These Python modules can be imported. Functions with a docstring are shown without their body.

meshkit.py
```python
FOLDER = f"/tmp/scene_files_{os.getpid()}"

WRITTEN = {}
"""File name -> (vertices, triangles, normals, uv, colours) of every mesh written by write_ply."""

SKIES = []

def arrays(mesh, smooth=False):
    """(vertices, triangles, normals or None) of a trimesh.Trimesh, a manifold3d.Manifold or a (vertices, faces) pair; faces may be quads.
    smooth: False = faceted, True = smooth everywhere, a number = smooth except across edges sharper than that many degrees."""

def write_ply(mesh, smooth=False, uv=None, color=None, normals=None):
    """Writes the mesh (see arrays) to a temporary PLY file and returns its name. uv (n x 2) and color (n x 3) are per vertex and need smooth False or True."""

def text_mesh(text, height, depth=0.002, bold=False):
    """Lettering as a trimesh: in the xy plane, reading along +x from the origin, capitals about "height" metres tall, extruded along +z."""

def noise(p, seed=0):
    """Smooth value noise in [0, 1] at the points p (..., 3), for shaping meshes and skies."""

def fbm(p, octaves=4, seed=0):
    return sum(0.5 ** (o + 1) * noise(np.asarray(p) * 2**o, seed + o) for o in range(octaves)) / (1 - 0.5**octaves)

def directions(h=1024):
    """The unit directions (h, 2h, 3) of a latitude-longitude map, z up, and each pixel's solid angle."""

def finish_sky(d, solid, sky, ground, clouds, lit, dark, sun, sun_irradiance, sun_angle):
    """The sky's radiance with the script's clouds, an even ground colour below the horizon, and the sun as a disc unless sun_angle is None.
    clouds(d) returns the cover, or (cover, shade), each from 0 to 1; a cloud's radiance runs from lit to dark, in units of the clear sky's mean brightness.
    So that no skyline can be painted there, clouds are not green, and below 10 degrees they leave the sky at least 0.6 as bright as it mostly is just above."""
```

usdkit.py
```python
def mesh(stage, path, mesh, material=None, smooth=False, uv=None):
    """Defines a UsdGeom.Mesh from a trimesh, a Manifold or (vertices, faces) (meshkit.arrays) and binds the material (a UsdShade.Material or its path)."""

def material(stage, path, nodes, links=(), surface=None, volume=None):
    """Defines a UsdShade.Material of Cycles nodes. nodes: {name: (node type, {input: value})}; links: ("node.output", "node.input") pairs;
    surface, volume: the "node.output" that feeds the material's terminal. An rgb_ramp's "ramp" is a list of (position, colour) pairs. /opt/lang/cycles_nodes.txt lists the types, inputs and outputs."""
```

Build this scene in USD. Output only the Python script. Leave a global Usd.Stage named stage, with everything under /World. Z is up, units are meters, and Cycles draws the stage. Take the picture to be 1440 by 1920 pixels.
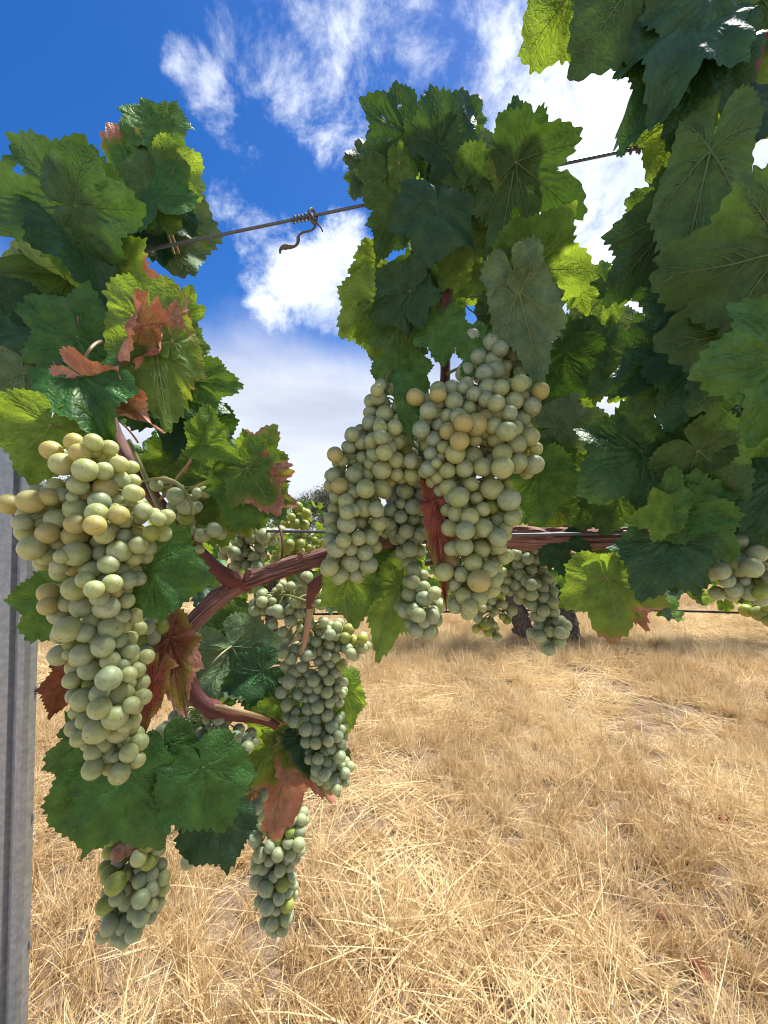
import math, random
import numpy as np, trimesh, usdkit, meshkit
from scipy.interpolate import PchipInterpolator, CubicSpline
from scipy.spatial import cKDTree
from pxr import Usd, UsdGeom, UsdShade, UsdLux, Sdf, Gf, Vt
from shapely.geometry import LineString, Polygon, Point

stage = Usd.Stage.CreateInMemory()
UsdGeom.SetStageUpAxis(stage, UsdGeom.Tokens.z)
UsdGeom.SetStageMetersPerUnit(stage, 1.0)
UsdGeom.Xform.Define(stage, '/World')
UsdGeom.Scope.Define(stage, '/World/Looks')

# ------------------------------------------------------------------ camera, sky, sun, exposure
F, CX, HY, H = 760.0, 720.0, 995.0, 0.95          # focal length in photo pixels, centre column, horizon row, eye height
cam = UsdGeom.Camera.Define(stage, '/World/camera')
cam.CreateHorizontalApertureAttr(36.0)
cam.CreateVerticalApertureAttr(48.0)
cam.CreateFocalLengthAttr(F / 1440 * 36)
cam.CreateVerticalApertureOffsetAttr((HY - 960) / 1440 * 36)
cam.CreateClippingRangeAttr((0.02, 5000.0))
cam.AddTranslateOp().Set((0, 0, H))
cam.AddRotateXOp().Set(90.0)
cam.CreateExposureAttr(2.98)
SUN_AZ, SUN_EL = math.radians(55), math.radians(68)   # azimuth from +y towards +x
SKY_STRENGTH, SUN_POWER, SUN_ANGLE = 0.088, 0.4, 10.0
sun_dir = np.array([math.sin(SUN_AZ) * math.cos(SUN_EL), math.cos(SUN_AZ) * math.cos(SUN_EL), math.sin(SUN_EL)])


def mat(name, nodes, links=(), surface=None, volume=None):
    return usdkit.material(stage, '/World/Looks/' + name, nodes, links, surface=surface, volume=volume)


def pdir(px, py):
    d = np.array([(px - CX) / F, 1.0, (HY - py) / F])
    return d / np.linalg.norm(d)


def build_sky():
    N, K = {}, []
    N['sky'] = ('sky_texture', dict(sky_type='single_scattering', sun_disc=False, sun_elevation=SUN_EL, sun_rotation=SUN_AZ, air_density=1.0, aerosol_density=0.4, ozone_density=2.0))
    N['deep'] = ('hsv', dict(hue=0.512, saturation=1.42, value=0.24, fac=1.0))
    K += [('sky.color', 'deep.color')]
    N['tc'] = ('texture_coordinate', {})
    N['sep'] = ('separate_xyz', {})
    K += [('tc.generated', 'sep.vector')]
    N['zz'] = ('math', dict(math_type='add', value2=0.22)); K += [('sep.z', 'zz.value1')]
    N['zm'] = ('math', dict(math_type='maximum', value2=0.05)); K += [('zz.value', 'zm.value1')]
    N['cz'] = ('combine_xyz', {}); K += [('zm.value', 'cz.x'), ('zm.value', 'cz.y'), ('zm.value', 'cz.z')]
    N['pl'] = ('vector_math', dict(math_type='divide')); K += [('tc.generated', 'pl.vector1'), ('cz.vector', 'pl.vector2')]
    N['n1'] = ('noise_texture', dict(scale=7.5, detail=10.0, roughness=0.66, distortion=0.25)); K += [('tc.generated', 'n1.vector')]
    N['n1c'] = ('math', dict(math_type='multiply_add', value2=1.9, value3=-0.45)); K += [('n1.fac', 'n1c.value1')]
    # cloud masses in the directions where the photograph shows them, and a broken cover over the rest of the sky
    blobs = [(350, 120, 2.0, .5), (385, 170, 2.3, .54), (430, 230, 2.6, .56), (475, 300, 2.2, .46), (440, 370, 3.6, .42), (475, 410, 3.2, .42),
             (500, 80, 4.5, .52), (575, 120, 5.4, .62), (660, 60, 5.8, .58), (610, 205, 4.0, .58), (735, 130, 5.8, .62), (680, 225, 4.6, .58), (780, 20, 5, .36), (880, 150, 6, .42),
             (505, 460, 3.8, .74), (560, 515, 4.6, .86), (610, 575, 3.9, .8), (640, 490, 4.2, .75), (530, 575, 3.8, .7), (500, 520, 3.5, .5),
             (1120, 230, 12, .95), (1250, 330, 16, .9), (1060, 130, 7, .75), (1300, 520, 16, .8), (1010, 200, 6, .6), (1400, 150, 16, .8), (1120, 480, 8, .7), (960, 170, 5, .42)]
    prev = None
    for i, (x, y, r, a) in enumerate(blobs):
        d, c = pdir(x, y), math.cos(math.radians(r * 1.55))
        N[f'd{i}'] = ('vector_math', dict(math_type='dot_product', vector2=tuple(d))); K += [('tc.generated', f'd{i}.vector1')]
        N[f'm{i}'] = ('map_range', dict(range_type='smoothstep', from_min=c, from_max=1.0, to_min=0.0, to_max=a, clamp=True)); K += [(f'd{i}.value', f'm{i}.value')]
        if prev:
            N[f's{i}'] = ('math', dict(math_type='maximum')); K += [(prev, f's{i}.value1'), (f'm{i}.result', f's{i}.value2')]
            prev = f's{i}.value'
        else:
            prev = f'm{i}.result'
    # behind and beside the camera: broken cloud of the same kind
    N['yb'] = ('map_range', dict(range_type='smoothstep', from_min=-0.25, from_max=0.3, to_min=0.5, to_max=0.0, clamp=True)); K += [('sep.y', 'yb.value')]
    N['allb'] = ('math', dict(math_type='maximum')); K += [(prev, 'allb.value1'), ('yb.result', 'allb.value2')]
    N['sum'] = ('math', dict(math_type='add')); K += [('allb.value', 'sum.value1'), ('n1c.value', 'sum.value2')]
    N['cov'] = ('map_range', dict(range_type='smoothstep', from_min=0.88, from_max=1.46, to_min=0.0, to_max=1.0, clamp=True)); K += [('sum.value', 'cov.value')]
    N['n2'] = ('noise_texture', dict(scale=4.2, detail=7.0, roughness=0.6)); K += [('tc.generated', 'n2.vector')]
    N['shade'] = ('rgb_ramp', dict(ramp=[(0.3, (.98, 1.12, 1.46)), (0.62, (1.85, 1.95, 2.12))])); K += [('n2.fac', 'shade.fac')]
    # low bank of haze cloud round the horizon
    N['wob'] = ('math', dict(math_type='multiply_add', value2=-0.16)); K += [('n2.fac', 'wob.value1'), ('sep.z', 'wob.value3')]
    N['bank'] = ('map_range', dict(range_type='smoothstep', from_min=0.22, from_max=0.40, to_min=0.95, to_max=0.0, clamp=True)); K += [('wob.value', 'bank.value')]
    N['n3'] = ('noise_texture', dict(scale=1.6, detail=5.0, roughness=0.5)); 
    N['st'] = ('mapping', dict(scale=(1.0, 1.0, 5.0))); K += [('tc.generated', 'st.vector'), ('st.vector', 'n3.vector')]
    N['bcol'] = ('rgb_ramp', dict(ramp=[(0.32, (.88, .95, 1.18)), (0.66, (1.36, 1.42, 1.58))])); K += [('n3.fac', 'bcol.fac')]
    N['mixb'] = ('mix', {}); K += [('bank.result', 'mixb.fac'), ('deep.color', 'mixb.color1'), ('bcol.color', 'mixb.color2')]
    N['mixc'] = ('mix', {}); K += [('cov.result', 'mixc.fac'), ('mixb.color', 'mixc.color1'), ('shade.color', 'mixc.color2')]
    N['bg'] = ('background_shader', dict(strength=SKY_STRENGTH)); K += [('mixc.color', 'bg.color')]
    return mat('sky_air', N, K, surface='bg.background')


dome = UsdLux.DomeLight.Define(stage, '/World/sky')
UsdShade.MaterialBindingAPI.Apply(dome.GetPrim()).Bind(build_sky())
dome.GetPrim().SetCustomDataByKey('kind', 'structure')
sun = UsdLux.DistantLight.Define(stage, '/World/sun')
sun.CreateIntensityAttr(SUN_POWER); sun.CreateAngleAttr(SUN_ANGLE); sun.CreateNormalizeAttr(True); sun.CreateColorAttr((1.0, 0.95, 0.86))
zax = Gf.Vec3d(*sun_dir)
rot = Gf.Rotation(Gf.Vec3d(0, 0, 1), zax)
sun.AddTransformOp().Set(Gf.Matrix4d().SetRotate(rot))

# ------------------------------------------------------------------ helpers
used = {}


def numbered(parent, name):
    k = (parent, name)
    n = used.get(k, 0)
    used[k] = n + 1
    return f'{parent}/{name}' + (f'_{n:03d}' if n else '')


def obj(name, mesh, material, parent='/World', smooth=30, uv=None, prim=None):
    path = numbered(parent, name)
    m = usdkit.mesh(stage, path, mesh, material, smooth=smooth, uv=uv)
    if prim:
        for k, a in prim.items():
            UsdGeom.PrimvarsAPI(m).CreatePrimvar(k, Sdf.ValueTypeNames.FloatArray, 'vertex').Set(Vt.FloatArray.FromNumpy(np.asarray(a, np.float32)))
    return path


def thing(name, loc=None):
    path = numbered('/World', name)
    x = UsdGeom.Xform.Define(stage, path)
    if loc is not None:
        x.AddTranslateOp().Set(tuple(map(float, loc)))
    return path


def tag(path, label=None, cat=None, group=None, kind=None):
    p = stage.GetPrimAtPath(path)
    for k, v in (('label', label), ('category', cat), ('group', group), ('kind', kind)):
        if v:
            p.SetCustomDataByKey(k, v)
    return path


def at(px, py, Y):
    return np.array([(px - CX) / F * Y, Y, H + (HY - py) / F * Y])


def spline(pts, n):
    p = np.asarray(pts, float)
    d = np.r_[0, np.cumsum(np.linalg.norm(np.diff(p, axis=0), axis=1))]
    t = np.linspace(0, d[-1], n)
    return (CubicSpline(d, p, axis=0)(t) if len(p) > 2 else np.stack([np.interp(t, d, p[:, k]) for k in range(p.shape[1])], 1)), t


def frames(p):
    t = np.gradient(p, axis=0)
    t /= np.linalg.norm(t, axis=1, keepdims=True) + 1e-12
    a = np.zeros_like(p)
    ref = np.array([0, 0, 1.0]) if abs(t[0, 2]) < .9 else np.array([1.0, 0, 0])
    a0 = np.cross(t[0], ref); a0 /= np.linalg.norm(a0)
    for i in range(len(p)):
        a0 = a0 - t[i] * (a0 @ t[i]); a0 /= np.linalg.norm(a0) + 1e-12
        a[i] = a0
    return t, a, np.cross(t, a)


def tube(p, r, sides=6, cap=True):
    p = np.asarray(p, float)
    r = np.broadcast_to(np.asarray(r, float), (len(p),))
    t, a, b = frames(p)
    ang = np.arange(sides) * 2 * np.pi / sides
    v = p[:, None] + r[:, None, None] * (np.cos(ang)[None, :, None] * a[:, None] + np.sin(ang)[None, :, None] * b[:, None])
    i, j = np.meshgrid(np.arange(len(p) - 1), np.arange(sides), indexing='ij')
    q = np.stack([i * sides + j, i * sides + (j + 1) % sides, (i + 1) * sides + (j + 1) % sides, (i + 1) * sides + j], -1).reshape(-1, 4)
    v = v.reshape(-1, 3); f = np.vstack([q[:, [0, 1, 2]], q[:, [0, 2, 3]]])
    if cap:
        n = len(v); v = np.vstack([v, p[0], p[-1]]); e = (len(p) - 1) * sides
        f = np.vstack([f, [[n, (k + 1) % sides, k] for k in range(sides)], [[n + 1, e + k, e + (k + 1) % sides] for k in range(sides)]])
    return v, f


def join(parts):
    V, Fc, n = [], [], 0
    for v, f in parts:
        V.append(v); Fc.append(np.asarray(f) + n); n += len(v)
    return np.vstack(V), np.vstack(Fc)


def branch(pts, radii, seed, rough=.12, sides=20, step=.004, knots=()):
    """A woody stem along pts with bark ridges that run lengthwise; returns (v, f), uv."""
    L = np.linalg.norm(np.diff(np.asarray(pts, float), axis=0), axis=1).sum()
    n = max(8, int(L / step))
    p, t = spline(pts, n)
    r = np.interp(np.linspace(0, 1, n), np.linspace(0, 1, len(radii)), radii)
    for (kt, kr, kw) in knots:
        r = r * (1 + kr * np.exp(-((np.linspace(0, 1, n) - kt) / kw) ** 2))
    T, A, B = frames(p)
    ang = np.arange(sides) * 2 * np.pi / sides
    ca, sa = np.cos(ang), np.sin(ang)
    q = np.stack([np.broadcast_to(ca * 2.6, (n, sides)), np.broadcast_to(sa * 2.6, (n, sides)), np.broadcast_to((t * 22)[:, None], (n, sides))], -1)
    q2 = q * np.array([2.2, 2.2, 2.6])
    rr = r[:, None] * (1 + rough * (2 * meshkit.fbm(q, 3, seed) - 1) + rough * .7 * (2 * meshkit.noise(q2, seed + 7) - 1))
    if rough > .2:
        q3 = np.stack([np.broadcast_to(ca * 5.5, (n, sides)), np.broadcast_to(sa * 5.5, (n, sides)), np.broadcast_to((t * 26)[:, None], (n, sides))], -1)
        rr = rr + r[:, None] * .30 * (np.abs(2 * meshkit.noise(q3, seed + 11) - 1) ** .7 - .45)
    wob = (meshkit.noise(np.stack([t * 40, t * 0, t * 0 + seed], -1), seed) - .5)[:, None] * r[:, None] * .25 * (rough > .05)
    v = p[:, None] + rr[..., None] * (ca[None, :, None] * A[:, None] + sa[None, :, None] * B[:, None]) + wob[..., None] * A[:, None]
    uv = np.stack([np.broadcast_to(ang / (2 * np.pi), (n, sides)), np.broadcast_to((t)[:, None], (n, sides))], -1).reshape(-1, 2)
    i, j = np.meshgrid(np.arange(n - 1), np.arange(sides), indexing='ij')
    qd = np.stack([i * sides + j, i * sides + (j + 1) % sides, (i + 1) * sides + (j + 1) % sides, (i + 1) * sides + j], -1).reshape(-1, 4)
    v = v.reshape(-1, 3); f = np.vstack([qd[:, [0, 1, 2]], qd[:, [0, 2, 3]]])
    m = len(v); v = np.vstack([v, p[0], p[-1]]); e = (n - 1) * sides
    f = np.vstack([f, [[m, (k + 1) % sides, k] for k in range(sides)], [[m + 1, e + k, e + (k + 1) % sides] for k in range(sides)]])
    return (v, f), np.vstack([uv, [[0, 0], [0, t[-1]]]])


# ------------------------------------------------------------------ materials
def leaf_mat(name, up, low, trans, tfac, rough=.42, sat=.12):
    N, K = {}, []
    N['g'] = ('geometry', {}); N['oi'] = ('object_info', {}); N['tc'] = ('texture_coordinate', {})
    N['n'] = ('noise_texture', dict(scale=9.0, detail=4.0, roughness=.6)); K += [('tc.UV', 'n.vector')]
    N['mo'] = ('rgb_ramp', dict(ramp=[(.3, (.62, .66, .6)), (.7, (1.25, 1.2, 1.15))])); K += [('n.fac', 'mo.fac')]
    N['side'] = ('mix', dict(color1=up, color2=low)); K += [('g.backfacing', 'side.fac')]
    N['c1'] = ('mix', dict(mix_type='multiply', fac=1.0)); K += [('side.color', 'c1.color1'), ('mo.color', 'c1.color2')]
    N['rh'] = ('map_range', dict(from_min=0, from_max=1, to_min=.490, to_max=.514)); K += [('oi.random', 'rh.value')]
    N['rv'] = ('map_range', dict(from_min=0, from_max=1, to_min=1.25, to_max=.78)); K += [('oi.random', 'rv.value')]
    N['hs'] = ('hsv', dict(saturation=1.0, fac=1.0)); K += [('c1.color', 'hs.color'), ('rh.result', 'hs.hue'), ('rv.result', 'hs.value')]
    # scorched margins: the attribute says how far, noise gives the brown
    N['at'] = ('attribute', dict(attribute='burn'))
    N['nb'] = ('noise_texture', dict(scale=7.0, detail=5.0, roughness=.65)); K += [('tc.UV', 'nb.vector')]
    N['br'] = ('rgb_ramp', dict(ramp=[(.25, (.24, .10, .065)), (.5, (.43, .22, .145)), (.75, (.60, .40, .29))])); K += [('nb.fac', 'br.fac')]
    N['ye'] = ('map_range', dict(range_type='smoothstep', from_min=.2, from_max=.52, to_min=0, to_max=.75, clamp=True)); K += [('at.fac', 'ye.value')]
    N['bu'] = ('map_range', dict(range_type='smoothstep', from_min=.47, from_max=.56, to_min=0, to_max=1, clamp=True)); K += [('at.fac', 'bu.value')]
    N['cy'] = ('mix', dict(color2=(.22, .22, .035))); K += [('ye.result', 'cy.fac'), ('hs.color', 'cy.color1')]
    N['cb'] = ('mix', {}); K += [('bu.result', 'cb.fac'), ('cy.color', 'cb.color1'), ('br.color', 'cb.color2')]
    # fine net of veinlets
    N['vo'] = ('voronoi_texture', dict(feature='distance_to_edge', scale=30.0)); K += [('tc.UV', 'vo.vector')]
    N['vr'] = ('map_range', dict(range_type='smoothstep', from_min=0, from_max=.16, to_min=0, to_max=1, clamp=True)); K += [('vo.distance', 'vr.value')]
    N['n4'] = ('noise_texture', dict(scale=90.0, detail=2.0)); K += [('tc.UV', 'n4.vector')]
    N['hh'] = ('math', dict(math_type='multiply_add', value2=.35)); K += [('n4.fac', 'hh.value1'), ('vr.result', 'hh.value3')]
    N['n5'] = ('noise_texture', dict(scale=24.0, detail=3.0, distortion=.6)); K += [('tc.UV', 'n5.vector')]
    N['bq'] = ('bump', dict(strength=.7, distance=.0022)); K += [('n5.fac', 'bq.height')]
    N['bp'] = ('bump', dict(strength=.4, distance=.0007)); K += [('hh.value', 'bp.height'), ('bq.normal', 'bp.normal')]
    N['vd'] = ('map_range', dict(from_min=0, from_max=1, to_min=1.14, to_max=.97)); K += [('vr.result', 'vd.value')]
    N['cv'] = ('hsv', dict(hue=.5, saturation=1.0, fac=1.0)); K += [('cb.color', 'cv.color'), ('vd.result', 'cv.value')]
    N['rg'] = ('map_range', dict(from_min=0, from_max=1, to_min=rough, to_max=.75)); K += [('g.backfacing', 'rg.value')]
    N['p'] = ('principled_bsdf', dict(specular_ior_level=.28)); K += [('cv.color', 'p.base_color'), ('rg.result', 'p.roughness'), ('bp.normal', 'p.normal')]
    N['tc2'] = ('mix', dict(color1=trans, color2=(.30, .09, .03))); K += [('bu.result', 'tc2.fac')]
    N['tm'] = ('mix', dict(mix_type='multiply', fac=1.0)); K += [('tc2.color', 'tm.color1'), ('mo.color', 'tm.color2')]
    N['t'] = ('translucent_bsdf', {}); K += [('tm.color', 't.color'), ('bp.normal', 't.normal')]
    N['m'] = ('mix_closure', dict(fac=tfac)); K += [('p.BSDF', 'm.closure1'), ('t.BSDF', 'm.closure2')]
    return mat(name, N, K, surface='m.closure')


M = {}
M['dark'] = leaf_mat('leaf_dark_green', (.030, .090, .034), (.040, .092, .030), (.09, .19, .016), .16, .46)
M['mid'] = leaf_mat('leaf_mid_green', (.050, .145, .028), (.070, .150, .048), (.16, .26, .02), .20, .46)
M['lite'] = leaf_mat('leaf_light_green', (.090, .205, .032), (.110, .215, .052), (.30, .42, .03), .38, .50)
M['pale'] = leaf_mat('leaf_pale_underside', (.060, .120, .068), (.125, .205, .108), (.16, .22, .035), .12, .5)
M['dead'] = leaf_mat('leaf_dead_brown', (.25, .12, .08), (.36, .20, .14), (.3, .12, .05), .15, .7)
M['red'] = leaf_mat('leaf_dead_red', (.20, .062, .038), (.25, .095, .058), (.26, .06, .02), .15, .65)


def simple(name, base, rough=.6, noise=None, nscale=20., spec=.4, bump=0., bscale=60., metallic=0., coord='object', stretch=(1, 1, 1)):
    N, K = {}, []
    N['tc'] = ('texture_coordinate', {}); N['p'] = ('principled_bsdf', dict(roughness=rough, specular_ior_level=spec, metallic=metallic, base_color=base))
    N['mp'] = ('mapping', dict(scale=stretch)); K += [('tc.' + coord, 'mp.vector')]
    if noise:
        N['n'] = ('noise_texture', dict(scale=nscale, detail=5.0, roughness=.65)); K += [('mp.vector', 'n.vector')]
        k = len(noise) - 1
        N['r'] = ('rgb_ramp', dict(ramp=[(.28 + .44 * i / k, c) for i, c in enumerate(noise)])); K += [('n.fac', 'r.fac'), ('r.color', 'p.base_color')]
    if bump:
        N['nb'] = ('noise_texture', dict(scale=bscale, detail=6.0, roughness=.7)); K += [('mp.vector', 'nb.vector')]
        N['b'] = ('bump', dict(strength=1.0, distance=bump)); K += [('nb.fac', 'b.height'), ('b.normal', 'p.normal')]
    return mat(name, N, K, surface='p.BSDF')


M['vein'] = simple('leaf_vein', (.17, .22, .065), .55)
M['vein_dark'] = simple('leaf_vein_dark', (.085, .13, .042), .55)
M['vein_red'] = simple('leaf_vein_dry', (.30, .13, .075), .65)
M['petiole'] = simple('petiole_green', (.24, .25, .08), .5, noise=[(.16, .19, .05), (.30, .26, .10)], nscale=60)
M['petiole_pink'] = simple('petiole_pink', (.3, .17, .1), .5, noise=[(.30, .13, .09), (.34, .27, .12)], nscale=50)
M['cane'] = simple('cane_red', (.12, .03, .025), .45, noise=[(.060, .016, .015), (.125, .032, .026), (.20, .075, .05)], nscale=9, bump=.0006, bscale=40, coord='UV', stretch=(10, 6, 1))
M['bark'] = simple('bark_strips', (.1, .05, .04), .75, noise=[(.060, .024, .020), (.18, .075, .060), (.32, .175, .150), (.50, .38, .34)], nscale=5, bump=.0022, bscale=9, coord='UV', stretch=(8, 2.2, 1))
M['strip_pale'] = simple('bark_strip_pale', (.30, .19, .15), .8, noise=[(.20, .10, .08), (.42, .30, .26)], nscale=90)
M['strip_dark'] = simple('bark_strip_dark', (.12, .05, .04), .8, noise=[(.06, .025, .02), (.18, .08, .06)], nscale=90)
M['old_bark'] = simple('old_bark', (.1, .08, .07), .85, noise=[(.02, .016, .013), (.10, .075, .06), (.19, .15, .13)], nscale=6, bump=.01, bscale=9, coord='UV', stretch=(6, 6, 1))
M['straw_stem'] = simple('pale_stem', (.32, .21, .10), .5, noise=[(.22, .14, .07), (.36, .25, .13)], nscale=40)
M['stalk'] = simple('bunch_stalk', (.14, .17, .05), .6, noise=[(.10, .10, .035), (.20, .22, .07)], nscale=80)
M['steel'] = simple('galvanised_steel', (.4, .42, .44), .48, noise=[(.21, .245, .275), (.28, .315, .345), (.37, .405, .43)], nscale=120, spec=.5, metallic=.75, bump=.00006, bscale=160)
M['wire'] = simple('wire_steel', (.10, .11, .13), .45, noise=[(.085, .09, .105), (.12, .13, .15)], nscale=60, metallic=.4)
M['hose'] = simple('drip_line', (.018, .018, .02), .42)
M['rust'] = simple('rusty_wire', (.10, .06, .04), .7, noise=[(.045, .035, .03), (.17, .12, .09)], nscale=300)
M['dry_tendril'] = simple('dry_tendril', (.25, .2, .14), .7, noise=[(.05, .04, .035), (.14, .11, .085)], nscale=300)


def berry_mat(name, cols, bloom=.4, goldtop=0., sheen=.12):
    N, K = {}, []
    N['oi'] = ('object_info', {}); N['tc'] = ('texture_coordinate', {}); N['g'] = ('geometry', {})
    N['rc'] = ('rgb_ramp', dict(ramp=[(i / (len(cols) - 1), c) for i, c in enumerate(cols)])); K += [('oi.random', 'rc.fac')]
    N['ofs'] = ('combine_xyz', {}); N['rs'] = ('math', dict(math_type='multiply', value2=37.0)); K += [('oi.random', 'rs.value1'), ('rs.value', 'ofs.x'), ('rs.value', 'ofs.y')]
    N['ad'] = ('vector_math', dict(math_type='add')); K += [('tc.object', 'ad.vector1'), ('ofs.vector', 'ad.vector2')]
    N['n'] = ('noise_texture', dict(scale=1.7, detail=5.0, roughness=.6)); K += [('ad.vector', 'n.vector')]
    N['nr'] = ('map_range', dict(range_type='smoothstep', from_min=.36, from_max=.64, to_min=0, to_max=bloom, clamp=True)); K += [('n.fac', 'nr.value')]
    N['bl'] = ('mix', dict(color2=(.30, .335, .235))); K += [('nr.result', 'bl.fac'), ('rc.color', 'bl.color1')]
    # ripe amber flush in large soft patches
    N['ng'] = ('noise_texture', dict(scale=.8, detail=2.0)); K += [('ad.vector', 'ng.vector')]
    N['gr'] = ('map_range', dict(range_type='smoothstep', from_min=.45, from_max=.68, to_min=0, to_max=goldtop, clamp=True)); K += [('ng.fac', 'gr.value')]
    N['go'] = ('mix', dict(color2=(.36, .265, .075))); K += [('gr.result', 'go.fac'), ('bl.color', 'go.color1')]
    # freckles and the dark scar at the blossom end
    N['v'] = ('voronoi_texture', dict(feature='f1', scale=3.6)); K += [('ad.vector', 'v.vector')]
    N['vr'] = ('map_range', dict(range_type='smoothstep', from_min=.06, from_max=.10, to_min=.75, to_max=0, clamp=True)); K += [('v.distance', 'vr.value')]
    N['v2'] = ('voronoi_texture', dict(feature='f1', scale=9.0)); K += [('ad.vector', 'v2.vector')]
    N['vr2'] = ('map_range', dict(range_type='smoothstep', from_min=.07, from_max=.13, to_min=.35, to_max=0, clamp=True)); K += [('v2.distance', 'vr2.value')]
    N['ds'] = ('vector_math', dict(math_type='distance', vector2=(0, 0, 1))); K += [('tc.object', 'ds.vector1')]
    N['dr'] = ('map_range', dict(range_type='smoothstep', from_min=.05, from_max=.10, to_min=.8, to_max=0, clamp=True)); K += [('ds.value', 'dr.value')]
    N['mx'] = ('math', dict(math_type='maximum')); K += [('vr.result', 'mx.value1'), ('dr.result', 'mx.value2')]
    N['mx2'] = ('math', dict(math_type='maximum')); K += [('mx.value', 'mx2.value1'), ('vr2.result', 'mx2.value2')]
    N['sp'] = ('mix', dict(color2=(.10, .07, .035))); K += [('mx2.value', 'sp.fac'), ('go.color', 'sp.color1')]
    N['sc'] = ('noise_texture', dict(scale=2.6, detail=6.0, roughness=.7, distortion=1.2)); K += [('ad.vector', 'sc.vector')]
    N['sr'] = ('map_range', dict(range_type='smoothstep', from_min=.63, from_max=.72, to_min=0, to_max=.6, clamp=True)); K += [('sc.fac', 'sr.value')]
    N['sm'] = ('mix', dict(color2=(.16, .10, .05))); K += [('sr.result', 'sm.fac'), ('sp.color', 'sm.color1')]
    N['nb'] = ('noise_texture', dict(scale=14.0, detail=3.0)); K += [('ad.vector', 'nb.vector')]
    N['b'] = ('bump', dict(strength=.25, distance=.0004)); K += [('nb.fac', 'b.height')]
    N['p'] = ('principled_bsdf', dict(roughness=.48, specular_ior_level=.35, sheen_weight=sheen * .3, sheen_roughness=.4, sheen_tint=(.85, .9, .95), subsurface_weight=.3, subsurface_radius=(1.0, .8, .35), subsurface_scale=.004))
    K += [('sm.color', 'p.base_color'), ('b.normal', 'p.normal')]
    return mat(name, N, K, surface='p.BSDF')


M['b_yellow'] = berry_mat('berry_yellow_green', [(.21, .255, .078), (.25, .285, .088), (.20, .255, .095), (.285, .31, .098)], .5, .10)
M['b_gold'] = berry_mat('berry_gold', [(.295, .255, .07), (.285, .255, .07), (.31, .275, .08)], .3, .25)
M['b_green'] = berry_mat('berry_grey_green', [(.18, .24, .115), (.205, .255, .118), (.165, .225, .11), (.225, .27, .125)], .5, .06)
M['b_dusty'] = berry_mat('berry_dusty_blue_green', [(.16, .225, .13), (.185, .24, .135), (.15, .21, .125)], .5, .0)
M['b_fresh'] = berry_mat('berry_fresh_green', [(.14, .20, .025), (.19, .23, .035), (.12, .17, .025)], .15, .15, .03)
M['b_purple'] = berry_mat('berry_turning', [(.13, .05, .04), (.20, .09, .05)], .2, .3, .05)


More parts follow.
